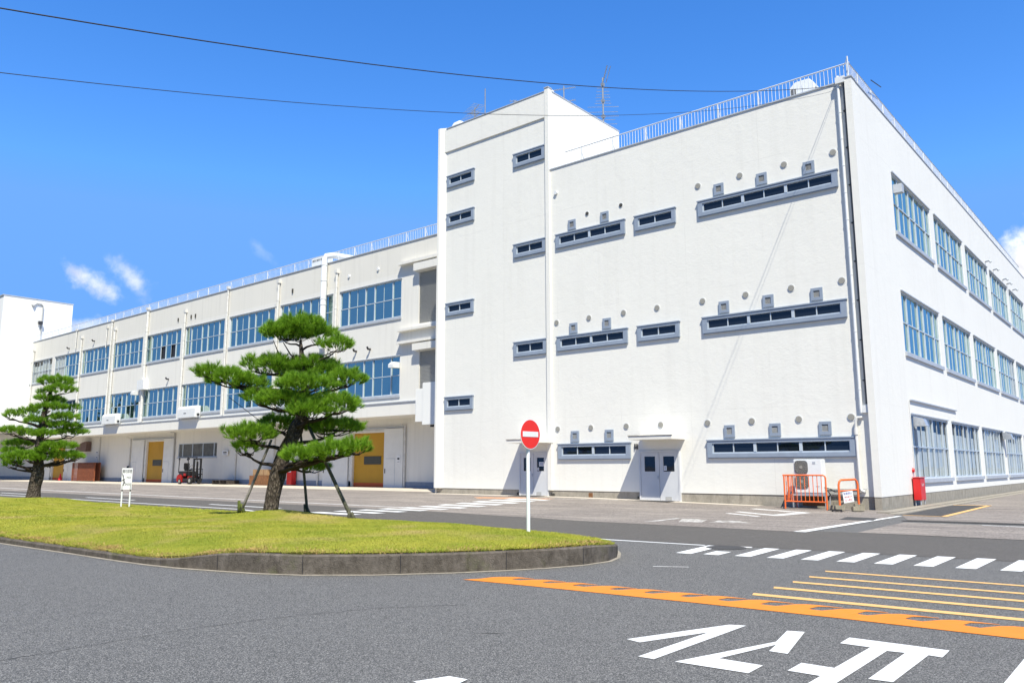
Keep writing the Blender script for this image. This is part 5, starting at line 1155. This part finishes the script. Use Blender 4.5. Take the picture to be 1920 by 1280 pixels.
fk = forklift((-54.3, 4.4, gz(-53, 4) + .02), R_(8))
for ch in fk.children: pass
fk.scale = (.98, 1.0, 1.06)
GZ = .16 + .014
m = MB()
for k in range(4): m.box(-52.3, -50.0, 5.2 + .28 * k, 5.38 + .28 * k, GZ + .12, GZ + .15); m.box(-52.3, -50.0, 5.2 + .28 * k, 5.38 + .28 * k, GZ + .30, GZ + .33)
for x in (-52.3, -51.2, -50.12): m.box(x, x + .12, 5.2, 6.22, GZ, GZ + .118); m.box(x, x + .12, 5.2, 6.22, GZ + .152, GZ + .298)
tag(m.build('pallet', M['dark_wood'], None), 'low dark pallets lying against the loading wall right of the forklift', 'pallet')
m = MB(); m.box(-46.9, -44.5, 5.2, 6.2, GZ + .1, GZ + .72)
for k in range(3): m.box(-46.95, -44.45, 5.15 + .4 * k, 5.3 + .4 * k, GZ, GZ + .098)
tag(m.build('wooden_crate', M['wood'], None, bevel=.01), 'brown wooden crate below the two cardboard boxes', 'crate')
for a, b, lab in ((-46.6, -45.75, 'left cardboard box on the brown crate'), (-45.65, -44.65, 'right wider cardboard box on the brown crate')):
    t = thing('cardboard_box', ((a + b) / 2, 5.6, GZ + .73), lab, 'box', 'cardboard boxes on the crate'); m = MB(); m.box(a, b, 5.3, 6.0, GZ + .73, GZ + 1.18); m.build('carton', M['card'], t, bevel=.008)
    m = MB(); m.box((a + b) / 2 - .03, (a + b) / 2 + .03, 5.296, 5.2995, GZ + .74, GZ + 1.17); m.build('tape', M['wood'], t)
m = MB(); x0, x1 = -80.2, -74.9
for k in range(14): m.box(x0, x1, 5.3, 5.34, GZ + .08 + .125 * k, GZ + .165 + .125 * k)
for x in np.linspace(x0, x1 - .1, 5): m.box(x, x + .1, 5.345, 5.45, GZ, GZ + 1.85)
m.box(x0, x1, 5.9, 5.94, GZ + .05, GZ + 1.83); m.box(x0, x1, 5.3, 5.94, GZ + 1.83, GZ + 1.86)
tag(m.build('slatted_rack', M['red_timber'], None), 'reddish brown slatted timber stack against the loading wall', 'timber rack')
for x, w, y, h, lab, kk in ((-43.2, .62, 6.0, 1.25, 'red box against the loading wall behind the pine trunk', 0), (-69.95, .75, 6.0, 1.2, 'dark red cabinet with black lamp beside the notice board', 1)):
    t = thing('fire_cabinet', (x + w / 2, 6.2, GZ), lab, 'fire cabinet', 'red cabinets along the loading wall')
    m = MB(); m.box(x, x + w, y, 6.4, GZ + .05, GZ + h); m.build('cabinet', M['red'], t, bevel=.01); m = MB(); m.box(x + .1, x + w - .1, y - .008, y - .002, GZ + h - .28, GZ + h - .18); m.build('label_plate', M['sign_white'], t)
    if kk: m = MB(); m.disc((x + w / 2, 6.2, GZ + h), (0, 0, 1), .13, .3, 10, .08); m.build('lamp', M['black'], t)
t = thing('traffic_cone', (-84.6, 5.9, GZ), 'small red cone beside the far left loading door', 'cone')
m = MB(); m.tube([(-84.6, 5.9, GZ + .04), (-84.6, 5.9, GZ + .75)], [.2, .04], 14); m.build('cone', M['red'], t); m = MB(); m.box(-84.85, -84.35, 5.65, 6.15, GZ, GZ + .04); m.build('base', M['black'], t)

# ------------------------------------------------------------------ trees across the yard (seen only as reflections in the wing windows)
def conifer(base, h, seed, label):
    r = np.random.default_rng(seed); t_ = thing('conifer_tree', base, label, 'tree', 'conifers across the yard behind the viewer')
    m = MB(); m.tube([base, (base[0], base[1], base[2] + h * .95)], [.35, .05], 8); m.build('trunk', M['twig'], t_)
    n = 2600; zz = h * (1 - r.random(n) ** .55 * .95); zz = h - (h * .93) * np.sqrt(r.random(n)); R0 = (h - zz) * .24 * (1 + .25 * np.sin(zz * 2.1)); a = r.uniform(0, 2 * np.pi, n); rr = R0 * r.uniform(.5, 1.05, n)
    c = np.c_[rr * np.cos(a), rr * np.sin(a), zz]; V = np.repeat(c[:, None], 3, 1) + r.normal(scale=.42, size=(n, 3, 3)); tri_mesh('crown', V.reshape(-1, 3), M['needle2'], t_); return t_
ct = conifer((-70, -40, 0), 14, 5, 'tall dark conifer in the row across the yard')
for k in range(36):
    c = copy_tree(ct); c.location = (-76 - k * 4.6 + random.uniform(-1.2, 1.2), -41 + random.uniform(-2.5, 2.5), 0); s_ = random.uniform(.72, 1.1); c.scale = (s_, s_, s_ * random.uniform(.85, 1.15))
